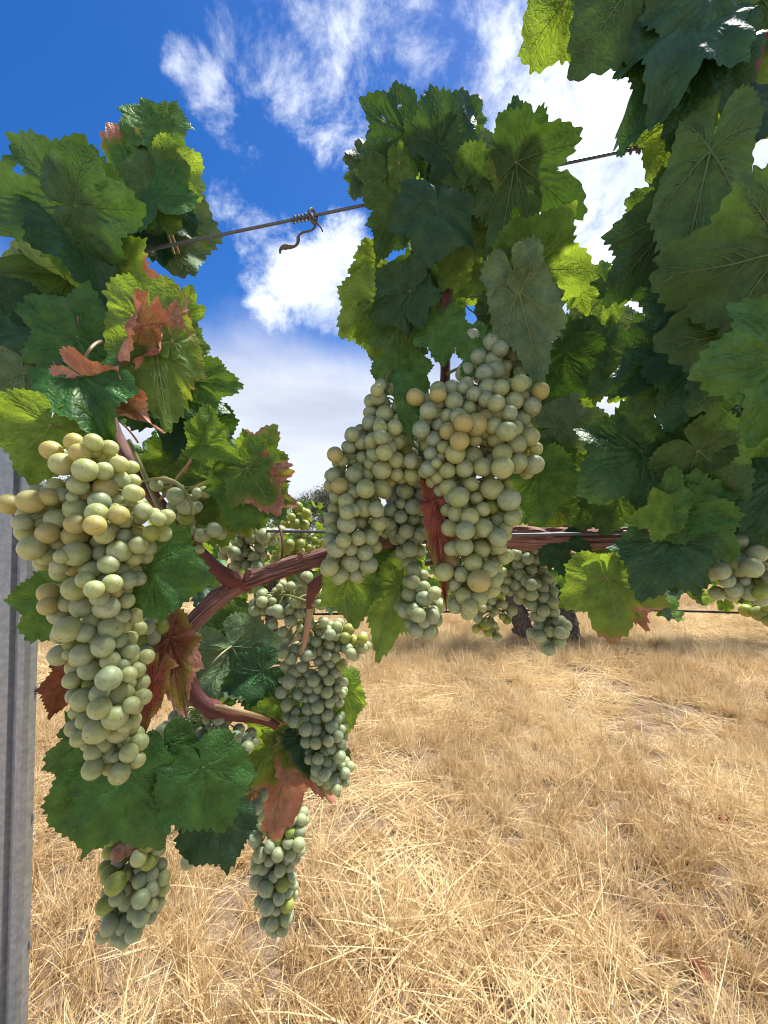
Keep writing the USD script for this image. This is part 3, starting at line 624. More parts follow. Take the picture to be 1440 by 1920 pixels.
# --- leaves one can tell apart in the photograph: junction x, y, tip x, y, distance, material, side, options
LEAVES = [
    # left shoot, top
    (150, 383, -45, 395, .40, 'dark', 1, dict(width=.84, lob=.3, fold=-.05, bend=.25, roll=.3, holes=((.28, .45, .035), (.33, .78, .05)), tilt=-8, pet=(150, 470))),
    (132, 396, 200, 562, .415, 'dark', 1, dict(width=.75, lob=.2, bend=.6, roll=-.7, quilt=.035, dy=.01)),
    (142, 385, 268, 392, .385, 'dark', 1, dict(width=1.15, lob=.25, fold=.12, bend=.4, roll=.5, holes=((-.22, .45, .05), (-.27, .56, .04)))),
    (290, 232, 326, 320, .45, 'mid', 1, dict(width=1.0, lob=.3, fold=.25, bend=.4, roll=.3, pet=(285, 330))),
    (300, 236, 268, 186, .452, 'mid', 1, dict(width=.9, lob=.4, fold=.2, pet=(285, 330))),
    (288, 378, 212, 240, .44, 'mid', 1, dict(width=.85, lob=.35, bend=-.35, roll=.4, fold=.15, burn=.25, burndir=10)),
    (290, 376, 268, 250, .442, 'mid', -1, dict(width=.6, lob=.2, bend=.3, roll=.8)),
    (312, 318, 374, 372, .446, 'lite', -1, dict(width=1.1, lob=.25, fold=.1, bend=.3)),
    (292, 378, 366, 505, .475, 'pale', -1, dict(width=.95, lob=.3, fold=.1, bend=.5, roll=.7, tilt=20)),
    (290, 380, 305, 494, .482, 'dark', 1, dict(width=.95, lob=.3, bend=.2)),
    (205, 513, 322, 568, .425, 'lite', -1, dict(width=1.0, lob=.3, burn=.36, burndir=0, bend=.2, roll=.4, fold=.1)),
    (145, 633, 148, 748, .395, 'mid', 1, dict(width=1.12, lob=.25, fold=-.08, bend=.25, roll=.35, quilt=.03, pet=(150, 560))),
    (150, 640, 60, 560, .402, 'mid', 1, dict(width=1.1, lob=.3, fold=.1, bend=.3, burn=.1)),
    (213, 570, 290, 655, .43, 'pale', -1, dict(width=1.1, lob=.25, roll=.3)),
    (-30, 640, 38, 705, .39, 'dark', 1, dict(width=1.2, lob=.2, bend=.4, roll=.3)),
    (-10, 560, -20, 690, .41, 'dark', 1, dict(width=1.0, lob=.2)),
    (45, 700, 48, 790, .38, 'pale', -1, dict(width=1.25, lob=.2, fold=.3, bend=.3, roll=.8)),
    (93, 797, 62, 905, .335, 'lite', -1, dict(width=1.15, lob=.15, fold=.05, bend=.35, roll=.35, pet=(133, 806, .35), petmat='petiole_pink')),
    (285, 610, 312, 800, .395, 'lite', -1, dict(width=.62, lob=.1, fold=.05, bend=.35, roll=.5, burn=.32, burndir=75, quilt=.035)),
    (322, 640, 330, 566, .40, 'lite', -1, dict(width=.6, lob=.15, burn=.6, burndir=0, roll=.6, ruf=.08)),
    (266, 612, 248, 738, .385, 'dead', -1, dict(width=.5, lob=.1, roll=7.5, bend=.6, ruf=.10, burn=.9, tilt=20)),
    (262, 680, 195, 735, .392, 'lite', 1, dict(width=.5, lob=.2, roll=1.6, burn=.75, burndir=0, ruf=.08)),
    (178, 722, 300, 806, .365, 'dead', -1, dict(width=.46, lob=.15, roll=4.5, bend=.8, ruf=.10, burn=.9, fold=.2)),
    (150, 702, 212, 852, .365, 'mid', 1, dict(width=.62, lob=.2, roll=1.0, bend=.9, fold=.3, pet=(190, 640))),
    (140, 715, 130, 800, .38, 'dark', 1, dict(width=.9, lob=.3, roll=.4)),
    (370, 715, 452, 724, .44, 'mid', 1, dict(width=.95, lob=.25, bend=.3, quilt=.035, tilt=10)),
    (345, 720, 392, 800, .445, 'mid', 1, dict(width=1.1, lob=.2, bend=.3, roll=.3)),
    (320, 730, 355, 862, .45, 'dark', 1, dict(width=1.0, lob=.3)),
    (375, 780, 330, 870, .455, 'dark', -1, dict(width=1.1, lob=.25)),
    (345, 640, 388, 662, .43, 'mid', -1, dict(width=1.1, lob=.2)),
    (345, 590, 358, 536, .435, 'lite', -1, dict(width=.95, lob=.3)),
    (386, 832, 392, 762, .395, 'lite', 1, dict(width=.8, lob=.25, fold=.35, bend=.3, roll=.4, pet=(348, 885))),
    (388, 832, 452, 862, .39, 'lite', 1, dict(width=.8, lob=.3, fold=.3, roll=.5)),
    (388, 835, 430, 890, .40, 'mid', -1, dict(width=.9, lob=.2, fold=.3)),
    (478, 866, 516, 798, .43, 'lite', -1, dict(width=.95, lob=.45, bend=-.3, burn=.30, burndir=15, pet=(470, 905))),
    (420, 880, 486, 862, .44, 'mid', 1, dict(width=1.0, lob=.3)),
    (464, 878, 520, 962, .405, 'lite', -1, dict(width=1.0, lob=.45, burn=.40, burndir=20, bend=.3, roll=.4, pet=(436, 886))),
    (464, 880, 545, 872, .41, 'lite', -1, dict(width=.6, lob=.5, burn=.62, burndir=0, roll=.6)),
    (470, 905, 440, 992, .42, 'mid', 1, dict(width=1.25, lob=.25, bend=.3, burn=.22)),
    (505, 925, 556, 948, .425, 'lite', 1, dict(width=.8, lob=.2, burn=.42, burndir=0, roll=.9)),
    (440, 960, 470, 1010, .425, 'lite', -1, dict(width=.8, lob=.3, burn=.5)),
    (330, 860, 312, 930, .45, 'lite', -1, dict(width=1.2, lob=.3, burn=.32, burndir=90)),
    (395, 900, 350, 985, .455, 'lite', -1, dict(width=1.2, lob=.25)),
    (272, 850, 300, 905, .46, 'mid', 1, dict(width=1.2, lob=.3)),
    (400, 930, 420, 1020, .46, 'lite', -1, dict(width=1.2, lob=.3)),
    (133, 800, 150, 765, .37, 'red', 1, dict(width=.35, lob=.1, roll=3.0, bend=.6, burn=.8)),
    # round the big left bunch
    (274, 1064, 398, 1088, .335, 'mid', 1, dict(width=1.12, lob=.08, bend=.35, roll=.25, fold=.1, quilt=.03, pet=(262, 1090, .35))),
    (112, 1118, 58, 1196, .40, 'mid', 1, dict(width=1.1, lob=.2, bend=.2)),
    (434, 1212, 492, 1312, .535, 'pale', -1, dict(width=1.1, lob=.12, bend=.2, roll=.3, fold=.06, pet=(376, 1280, .48))),
    (430, 1175, 420, 1120, .55, 'mid', -1, dict(width=1.1, lob=.2)),
    (372, 1205, 432, 1190, .56, 'dark', 1, dict(width=.55, lob=.1, roll=1.2)),
    (390, 1200, 375, 1300, .56, 'mid', 1, dict(width=1.2, lob=.2)),
    (440, 1270, 395, 1320, .57, 'lite', -1, dict(width=1.2, lob=.3)),
    (500, 1275, 485, 1365, .58, 'dark', 1, dict(width=1.1, lob=.2)),
    (655, 1083, 668, 1176, .43, 'lite', -1, dict(width=.95, lob=.28, bend=.3, roll=.25, fold=.05, pet=(660, 1050))),
    (748, 1098, 708, 1236, .44, 'lite', -1, dict(width=.55, lob=.15, bend=.3, roll=.7)),
    (735, 1090, 715, 1110, .455, 'lite', 1, dict(width=1.1, lob=.2)),
    (690, 1040, 730, 1085, .48, 'mid', 1, dict(width=1.2, lob=.3)),
    (760, 1050, 745, 1110, .48, 'lite', -1, dict(width=1.0, lob=.3)),
    (197, 1452, 186, 1582, .355, 'mid', 1, dict(width=1.02, lob=.12, bend=.25, roll=.45, quilt=.03, burn=.12, tilt=6)),
    (236, 1464, 300, 1585, .35, 'mid', 1, dict(width=1.0, lob=.12, bend=.3, roll=.3, fold=.08, quilt=.03, tilt=-5, burn=.1)),
    (310, 1400, 330, 1480, .375, 'mid', 1, dict(width=1.1, lob=.15)),
    (380, 1440, 412, 1555, .375, 'mid', 1, dict(width=1.05, lob=.1, bend=.3, roll=.35, fold=.12)),
    (548, 1378, 518, 1570, .535, 'lite', -1, dict(width=.85, lob=.55, bend=.45, roll=.7, fold=-.1, burn=.50, burndir=0, pet=(545, 1345, .55))),
    (550, 1380, 622, 1500, .54, 'lite', -1, dict(width=.6, lob=.5, bend=.4, roll=.8, burn=.55, burndir=0)),
    (545, 1380, 456, 1506, .54, 'lite', -1, dict(width=.6, lob=.5, bend=.4, roll=.9, burn=.52, burndir=0)),
    (420, 1525, 345, 1602, .44, 'dark', 1, dict(width=1.05, lob=.15, bend=.3)),
    (150, 1365, 110, 1380, .38, 'mid', 1, dict(width=1.4, lob=.1)),
    (168, 1400, 128, 1500, .39, 'mid', -1, dict(width=.8, lob=.1, roll=.8)),
    (640, 1290, 652, 1372, .53, 'lite', 1, dict(width=.8, lob=.2)),
    (575, 1370, 650, 1440, .54, 'dark', 1, dict(width=.9, lob=.3, burn=.4)),
    (318, 1196, 346, 1335, .415, 'red', 1, dict(width=.40, lob=.05, roll=2.6, fold=.3, quilt=.06, bend=.6, ruf=.09, burn=.62)),
    (320, 1225, 272, 1275, .425, 'red', 1, dict(width=.5, lob=.05, roll=2.0, quilt=.06, ruf=.08, burn=.55)),
    (288, 1278, 250, 1395, .38, 'red', 1, dict(width=.45, lob=.3, roll=3.0, quilt=.06, bend=.5, ruf=.09, burn=.6)),
    (140, 1262, 94, 1342, .37, 'red', 1, dict(width=.6, lob=.2, roll=.9, ruf=.05)),
    (110, 1242, 135, 1262, .37, 'red', 1, dict(width=.8, lob=.2, roll=.9)),
    # middle shoot
    (818, 938, 836, 1130, .375, 'red', 1, dict(width=.22, lob=.05, roll=2.5, bend=.6, fold=.15, ruf=.06, quilt=.07, burn=.42)),
    (760, 246, 682, 322, .44, 'dark', 1, dict(width=1.1, lob=.4, bend=.3, roll=.4, holes=((.1, .35, .05), (.2, .55, .05), (.33, .3, .045), (.3, -.1, .04), (-.1, .25, .03)))),
    (822, 276, 888, 190, .43, 'dark', 1, dict(width=1.05, lob=.5, bend=.4, roll=.5, fold=.15)),
    (818, 278, 788, 196, .432, 'dark', 1, dict(width=.9, lob=.3, bend=.3, roll=.4)),
    (850, 300, 810, 372, .435, 'dark', 1, dict(width=1.15, lob=.3)),
    (890, 280, 880, 360, .445, 'pale', -1, dict(width=1.0, lob=.3)),
    (818, 390, 806, 498, .40, 'dark', 1, dict(width=1.15, lob=.12, bend=.3, roll=.3, fold=.05, holes=((.32, .0, .04),), tilt=5)),
    (768, 545, 694, 592, .405, 'dark', 1, dict(width=1.05, lob=.15, bend=.25, roll=.3, tilt=10)),
    (770, 548, 790, 614, .41, 'dark', 1, dict(width=1.1, lob=.2, bend=.4)),
    (706, 562, 640, 628, .43, 'lite', -1, dict(width=1.05, lob=.4, bend=.2)),
    (705, 490, 654, 508, .44, 'lite', -1, dict(width=.9, lob=.4)),
    (740, 405, 708, 486, .425, 'mid', -1, dict(width=.75, lob=.3, roll=.6)),
    (748, 305, 758, 372, .43, 'lite', -1, dict(width=.5, lob=.2, roll=1.2)),
    (752, 598, 738, 705, .425, 'mid', -1, dict(width=.8, lob=.3, roll=.4)),
    (700, 600, 705, 680, .435, 'lite', -1, dict(width=.7, lob=.4)),
    (826, 607, 832, 684, .415, 'mid', 1, dict(width=1.05, lob=.25, bend=.3)),
    (968, 304, 1090, 400, .39, 'dark', -1, dict(width=.85, lob=.7, bend=.25, roll=.35, holes=((-.1, .3, .04), (.2, .5, .03)), pet=(925, 345))),
    (966, 306, 928, 500, .395, 'dark', -1, dict(width=.5, lob=.5, bend=.25, roll=.4, holes=((.1, .42, .05), (.12, .62, .035), (-.06, .8, .04)))),
    (964, 302, 966, 186, .405, 'dark', 1, dict(width=.62, lob=.3, roll=1.3, bend=.2)),
    (975, 285, 1002, 212, .41, 'pale', -1, dict(width=.35, lob=.4, roll=1.2)),
    (985, 506, 1116, 512, .405, 'lite', -1, dict(width=1.12, lob=.25, bend=.25, roll=.35, fold=.05, pet=(940, 505, .43))),
    (990, 500, 1040, 402, .407, 'lite', -1, dict(width=.8, lob=.4, bend=.2)),
    (972, 545, 1015, 715, .385, 'pale', -1, dict(width=.6, lob=.25, bend=.6, roll=.9, fold=-.15, pet=(982, 510))),
    (975, 560, 1052, 630, .387, 'pale', -1, dict(width=.75, lob=.2, roll=.9, bend=.5)),
    (884, 462, 905, 560, .43, 'lite', -1, dict(width=1.1, lob=.3)),
    (935, 540, 856, 556, .435, 'lite', -1, dict(width=.85, lob=.4, roll=.6, burn=.1)),
    (905, 640, 872, 712, .40, 'mid', 1, dict(width=.8, lob=.2, roll=.6)),
    (975, 640, 930, 740, .43, 'dark', 1, dict(width=.9, lob=.3)),
    (1060, 660, 1000, 760, .44, 'dark', -1, dict(width=.9, lob=.3)),
    (740, 690, 714, 742, .42, 'mid', 1, dict(width=1.0, lob=.2, roll=.5)),
    (770, 690, 800, 736, .425, 'mid', 1, dict(width=1.0, lob=.2)),
    (758, 735, 775, 830, .37, 'mid', 1, dict(width=.35, lob=.1, roll=1.5)),
    (690, 300, 664, 372, .445, 'pale', 1, dict(width=.8, lob=.4)),
    (720, 330, 690, 388, .44, 'mid', -1, dict(width=1.2, lob=.3)),
    (862, 420, 920, 470, .425, 'mid', -1, dict(width=1.1, lob=.3)),
    (930, 330, 960, 300, .40, 'lite', -1, dict(width=1.3, lob=.2)),
    (870, 350, 930, 430, .43, 'mid', -1, dict(width=1.1, lob=.3)),
    (950, 600, 1060, 560, .43, 'mid', -1, dict(width=1.0, lob=.3)),
    (770, 815, 800, 930, .50, 'dark', 1, dict(width=1.2, lob=.2)),
    (800, 880, 770, 990, .50, 'dark', 1, dict(width=1.1, lob=.2)),
    (742, 232, 726, 196, .45, 'mid', 1, dict(width=.9, lob=.4)),
    (880, 232, 900, 182, .445, 'mid', 1, dict(width=.8, lob=.3, roll=.8)),
    (675, 330, 660, 368, .45, 'mid', -1, dict(width=1.0, lob=.5)),
    (700, 470, 664, 482, .45, 'lite', -1, dict(width=1.0, lob=.4)),
    (915, 588, 940, 640, .42, 'mid', -1, dict(width=.7, lob=.4, roll=1.0)),
    (1085, 545, 1100, 590, .45, 'lite', -1, dict(width=.9, lob=.5)),
    # right side, nearest leaves
    (1085, -30, 985, 100, .33, 'lite', -1, dict(width=.95, lob=.2, bend=.2)),
    (1215, -70, 1085, 132, .31, 'dark', -1, dict(width=.95, lob=.2, bend=.25, roll=.4, holes=((.25, .25, .03),))),
    (1235, -20, 1180, 70, .325, 'dark', -1, dict(width=1.0, lob=.3)),
    (1290, 40, 1215, 240, .31, 'dark', 1, dict(width=.75, lob=.25, bend=.4, roll=1.0)),
    (1330, -10, 1240, 150, .305, 'dark', 1, dict(width=.8, lob=.3, roll=.8)),
    (1260, 90, 1165, 285, .325, 'dark', 1, dict(width=.42, lob=.3, roll=1.3, bend=.3)),
    (1320, 110, 1270, 300, .32, 'dark', 1, dict(width=.7, lob=.3, roll=.6)),
    (1300, 190, 1218, 330, .33, 'lite', -1, dict(width=.75, lob=.3, roll=.5)),
    (1332, 282, 1262, 560, .30, 'mid', -1, dict(width=.42, lob=.25, roll=.9, bend=.3, pet=(1440, 255, .31))),
    (1400, -20, 1330, 150, .32, 'mid', -1, dict(width=.9, lob=.3)),
    (1440, 60, 1352, 210, .32, 'lite', -1, dict(width=.9, lob=.3)),
    (1450, 190, 1392, 275, .31, 'dark', 1, dict(width=.95, lob=.2)),
    (1480, 100, 1400, 190, .33, 'lite', -1, dict(width=1.1, lob=.2)),
    (1270, 400, 1142, 560, .33, 'dark', -1, dict(width=.6, lob=.3, bend=.2, roll=.5)),
    (1255, 385, 1176, 378, .335, 'mid', -1, dict(width=.95, lob=.3)),
    (1290, 430, 1230, 610, .335, 'dark', 1, dict(width=.6, lob=.3, roll=.8)),
    (1300, 420, 1282, 350, .33, 'mid', -1, dict(width=.9, lob=.3)),
    (1470, 470, 1232, 530, .27, 'dark', -1, dict(width=.85, lob=.15, bend=.2, roll=.3, tilt=10)),
    (1510, 462, 1350, 432, .275, 'dark', -1, dict(width=.8, lob=.2, bend=.2)),
    (1530, 590, 1240, 640, .285, 'dark', -1, dict(width=.8, lob=.2, bend=.2, roll=.3)),
    (1500, 560, 1300, 760, .295, 'dark', -1, dict(width=.7, lob=.2, bend=.2)),
    (1490, 668, 1296, 700, .24, 'mid', 1, dict(width=1.0, lob=.3, bend=.3, roll=.4, fold=-.05, quilt=.06, tilt=-8)),
    (1492, 690, 1408, 838, .245, 'mid', 1, dict(width=.8, lob=.3, bend=.3, roll=.4, quilt=.05)),
    (1270, 640, 1145, 740, .345, 'dark', 1, dict(width=.65, lob=.2, roll=.9, bend=.4)),
    (1290, 660, 1185, 780, .34, 'mid', -1, dict(width=.6, lob=.2, bend=.3)),
    (1310, 670, 1254, 806, .335, 'dark', 1, dict(width=.85, lob=.3, bend=.3)),
    (1202, 846, 1086, 922, .37, 'dark', 1, dict(width=1.15, lob=.2, bend=.25, roll=.3, fold=.08, quilt=.035)),
    (1204, 842, 1166, 776, .372, 'dark', 1, dict(width=.9, lob=.2)),
    (1206, 846, 1238, 905, .375, 'dark', 1, dict(width=.9, lob=.3)),
    (1008, 886, 1018, 982, .42, 'mid', 1, dict(width=1.12, lob=.15, bend=.25, fold=.12, quilt=.035)),
    (1030, 860, 1092, 900, .425, 'mid', 1, dict(width=.9, lob=.3, burn=.12)),
    (1046, 800, 1138, 782, .42, 'pale', -1, dict(width=.9, lob=.2, bend=.2, pet=(1010, 830))),
    (1040, 790, 1010, 740, .43, 'mid', -1, dict(width=1.1, lob=.2)),
    (1252, 962, 1180, 972, .345, 'lite', 1, dict(width=1.0, lob=.35, bend=.3, fold=.1, tilt=10)),
    (1254, 958, 1266, 878, .347, 'mid', 1, dict(width=.7, lob=.35, fold=.2)),
    (1282, 962, 1376, 912, .35, 'mid', 1, dict(width=.8, lob=.35, bend=.5, fold=.2, ruf=.07)),
    (1284, 966, 1368, 1048, .352, 'mid', 1, dict(width=.85, lob=.35, bend=.4, fold=.2, ruf=.07)),
    (1258, 1012, 1200, 1122, .36, 'dark', 1, dict(width=.95, lob=.25, bend=.3, roll=.4)),
    (1262, 1010, 1306, 1110, .362, 'dark', 1, dict(width=.9, lob=.3)),
    (1140, 1086, 1150, 1204, .385, 'lite', -1, dict(width=1.15, lob=.35, bend=.15, roll=.2, burn=.24, burndir=40, pet=(1070, 1035, .41), petmat='petiole_pink')),
    (1144, 1082, 1212, 1180, .388, 'lite', -1, dict(width=.55, lob=.3, burn=.42, burndir=0)),
    (1310, 846, 1402, 930, .34, 'dark', -1, dict(width=1.1, lob=.25, bend=.2)),
    (1310, 842, 1300, 750, .345, 'dark', -1, dict(width=1.1, lob=.3)),
    (1420, 880, 1340, 800, .36, 'dark', -1, dict(width=1.1, lob=.3)),
    (1450, 900, 1400, 1000, .345, 'dark', 1, dict(width=1.1, lob=.3)),
    (1390, 760, 1350, 850, .36, 'dark', 1, dict(width=1.2, lob=.2)),
    (1440, 940, 1445, 1050, .37, 'dark', 1, dict(width=1.0, lob=.3)),
    (1160, 930, 1130, 1000, .42, 'mid', -1, dict(width=1.2, lob=.3)),
    (1100, 930, 1080, 1000, .44, 'mid', -1, dict(width=1.2, lob=.3)),
    (1050, 1020, 1070, 1080, .44, 'dark', 1, dict(width=1.1, lob=.2)),
    (1230, 1050, 1190, 1110, .40, 'dark', -1, dict(width=1.1, lob=.3)),
    # lighter leaves of the far side of the canopy, between the two shoots
    (1145, 610, 1110, 700, .62, 'pale', -1, dict(width=1.1, lob=.3, holes=((.2, .4, .06), (-.2, .3, .05)))),
    (1150, 612, 1185, 668, .62, 'pale', -1, dict(width=.9, lob=.4)),
    (1138, 540, 1150, 610, .60, 'lite', -1, dict(width=1.0, lob=.2)),
    (1138, 535, 1128, 490, .60, 'mid', -1, dict(width=1.1, lob=.3)),
    (1178, 668, 1110, 740, .58, 'mid', -1, dict(width=1.2, lob=.25, pet=(1240, 650))),
    (1120, 600, 1085, 650, .63, 'lite', -1, dict(width=1.0, lob=.3)),
    (1070, 640, 1075, 720, .60, 'dark', -1, dict(width=.8, lob=.2)),
    (1090, 680, 1110, 760, .60, 'lite', -1, dict(width=1.0, lob=.3)),
    (1200, 660, 1180, 620, .60, 'mid', 1, dict(width=1.2, lob=.2)),
    (1085, 590, 1072, 572, .60, 'pale', -1, dict(width=1.5, lob=.3)),
    (1215, 600, 1240, 640, .52, 'dark', -1, dict(width=1.0, lob=.3)),
    (1080, 800, 1130, 860, .52, 'lite', -1, dict(width=1.1, lob=.3, burn=.3)),
    (1150, 1100, 1240, 1060, .50, 'mid', -1, dict(width=1.0, lob=.3)),
    (1290, 1000, 1330, 1090, .44, 'dark', 1, dict(width=1.0, lob=.3)),
    (960, 1050, 940, 1100, .50, 'mid', -1, dict(width=1.0, lob=.3)),
]
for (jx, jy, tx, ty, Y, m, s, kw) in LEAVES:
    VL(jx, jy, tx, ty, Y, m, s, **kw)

# --- leaves deeper in the canopy
frng = random.Random(5)
FILL = [
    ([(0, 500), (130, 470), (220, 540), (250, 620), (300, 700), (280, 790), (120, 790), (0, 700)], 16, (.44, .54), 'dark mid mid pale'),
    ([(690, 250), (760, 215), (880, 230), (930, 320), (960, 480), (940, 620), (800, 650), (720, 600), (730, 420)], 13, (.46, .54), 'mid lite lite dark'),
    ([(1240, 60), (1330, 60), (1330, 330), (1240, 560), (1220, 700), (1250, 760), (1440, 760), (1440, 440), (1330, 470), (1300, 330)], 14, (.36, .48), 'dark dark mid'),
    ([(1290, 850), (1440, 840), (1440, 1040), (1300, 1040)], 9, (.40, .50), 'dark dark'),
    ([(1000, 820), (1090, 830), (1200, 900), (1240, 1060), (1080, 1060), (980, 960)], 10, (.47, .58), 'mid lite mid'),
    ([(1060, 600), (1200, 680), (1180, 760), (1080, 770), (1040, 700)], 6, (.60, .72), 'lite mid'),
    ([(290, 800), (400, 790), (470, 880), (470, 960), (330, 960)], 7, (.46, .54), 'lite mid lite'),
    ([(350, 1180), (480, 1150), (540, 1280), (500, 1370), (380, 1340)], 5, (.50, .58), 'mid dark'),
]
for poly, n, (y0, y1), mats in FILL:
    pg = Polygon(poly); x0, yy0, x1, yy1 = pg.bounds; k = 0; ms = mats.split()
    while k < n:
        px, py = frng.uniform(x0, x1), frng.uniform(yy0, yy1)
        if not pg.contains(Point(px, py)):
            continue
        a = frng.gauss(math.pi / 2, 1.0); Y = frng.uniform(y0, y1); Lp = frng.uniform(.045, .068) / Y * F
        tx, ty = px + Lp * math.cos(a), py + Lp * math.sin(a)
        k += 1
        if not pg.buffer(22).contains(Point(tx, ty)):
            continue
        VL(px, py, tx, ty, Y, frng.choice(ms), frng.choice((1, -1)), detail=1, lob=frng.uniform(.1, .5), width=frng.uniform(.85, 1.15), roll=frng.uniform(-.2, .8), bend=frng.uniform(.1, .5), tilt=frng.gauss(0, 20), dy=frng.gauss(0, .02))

# tendrils curling on the wire and between shoots
def tendril(pix, r, m='dry_tendril', coil=None):
    p = [at(*q) for q in pix]
    c, _ = spline(p, 40)
    if coil:
        t = np.linspace(0, 1, 40)
        k = coil[1] * np.clip((t - coil[2]) * 3, 0, 1)
        c = c + np.stack([np.cos(t * coil[0]), np.sin(t * coil[0]), np.sin(t * coil[0] + 1.2)], 1) * k[:, None]
    obj('tendril', tube(c, np.linspace(r, r * .6, 40), 6), M[m], vine, smooth=40)


tendril([(905, 600, .42), (880, 580, .415), (870, 566, .41), (896, 556, .41), (912, 572, .412), (900, 588, .415), (888, 578, .416)], .0007)
tendril([(772, 585, .42), (765, 612, .42), (772, 630, .42), (762, 640, .422), (756, 628, .42)], .0006)
tendril([(1240, 20, .32), (1262, -5, .32), (1275, -2, .318), (1268, 22, .316), (1250, 40, .318), (1238, 26, .32)], .0012, coil=(30, .003, .3))
tendril([(1170, 595, .6), (1215, 603, .6), (1232, 598, .6)], .0008)
tendril([(1188, 604, .6), (1186, 585, .6)], .0006)
tendril([(960, 540, .42), (935, 590, .425), (905, 640, .43)], .0012, 'petiole')
tendril([(866, 600, .43), (890, 610, .43), (925, 585, .43)], .0009)

# ------------------------------------------------------------------ grape bunches
ico = trimesh.creation.icosphere(subdivisions=2)
IV, IF = np.array(ico.vertices), np.array(ico.faces)
BERRY = []
for k in range(6):
    n = meshkit.noise(IV * 1.3 + 10 * k, k)
    v = IV * (1 + .05 * (n - .5))[:, None]
    v[:, 2] *= 1.0 + .05 * (k % 3)
    v = v - np.array([0, 0, .05]) * np.exp(-((IV[:, 2] - 1) / .05) ** 2)[:, None]
    BERRY.append(v)


def berries_from(zoom, scale, ox, oy):
    return [(ox + b[0] / scale, oy + b[1] / scale, b[2] / scale, b[3] if len(b) > 3 else '') for b in zoom]


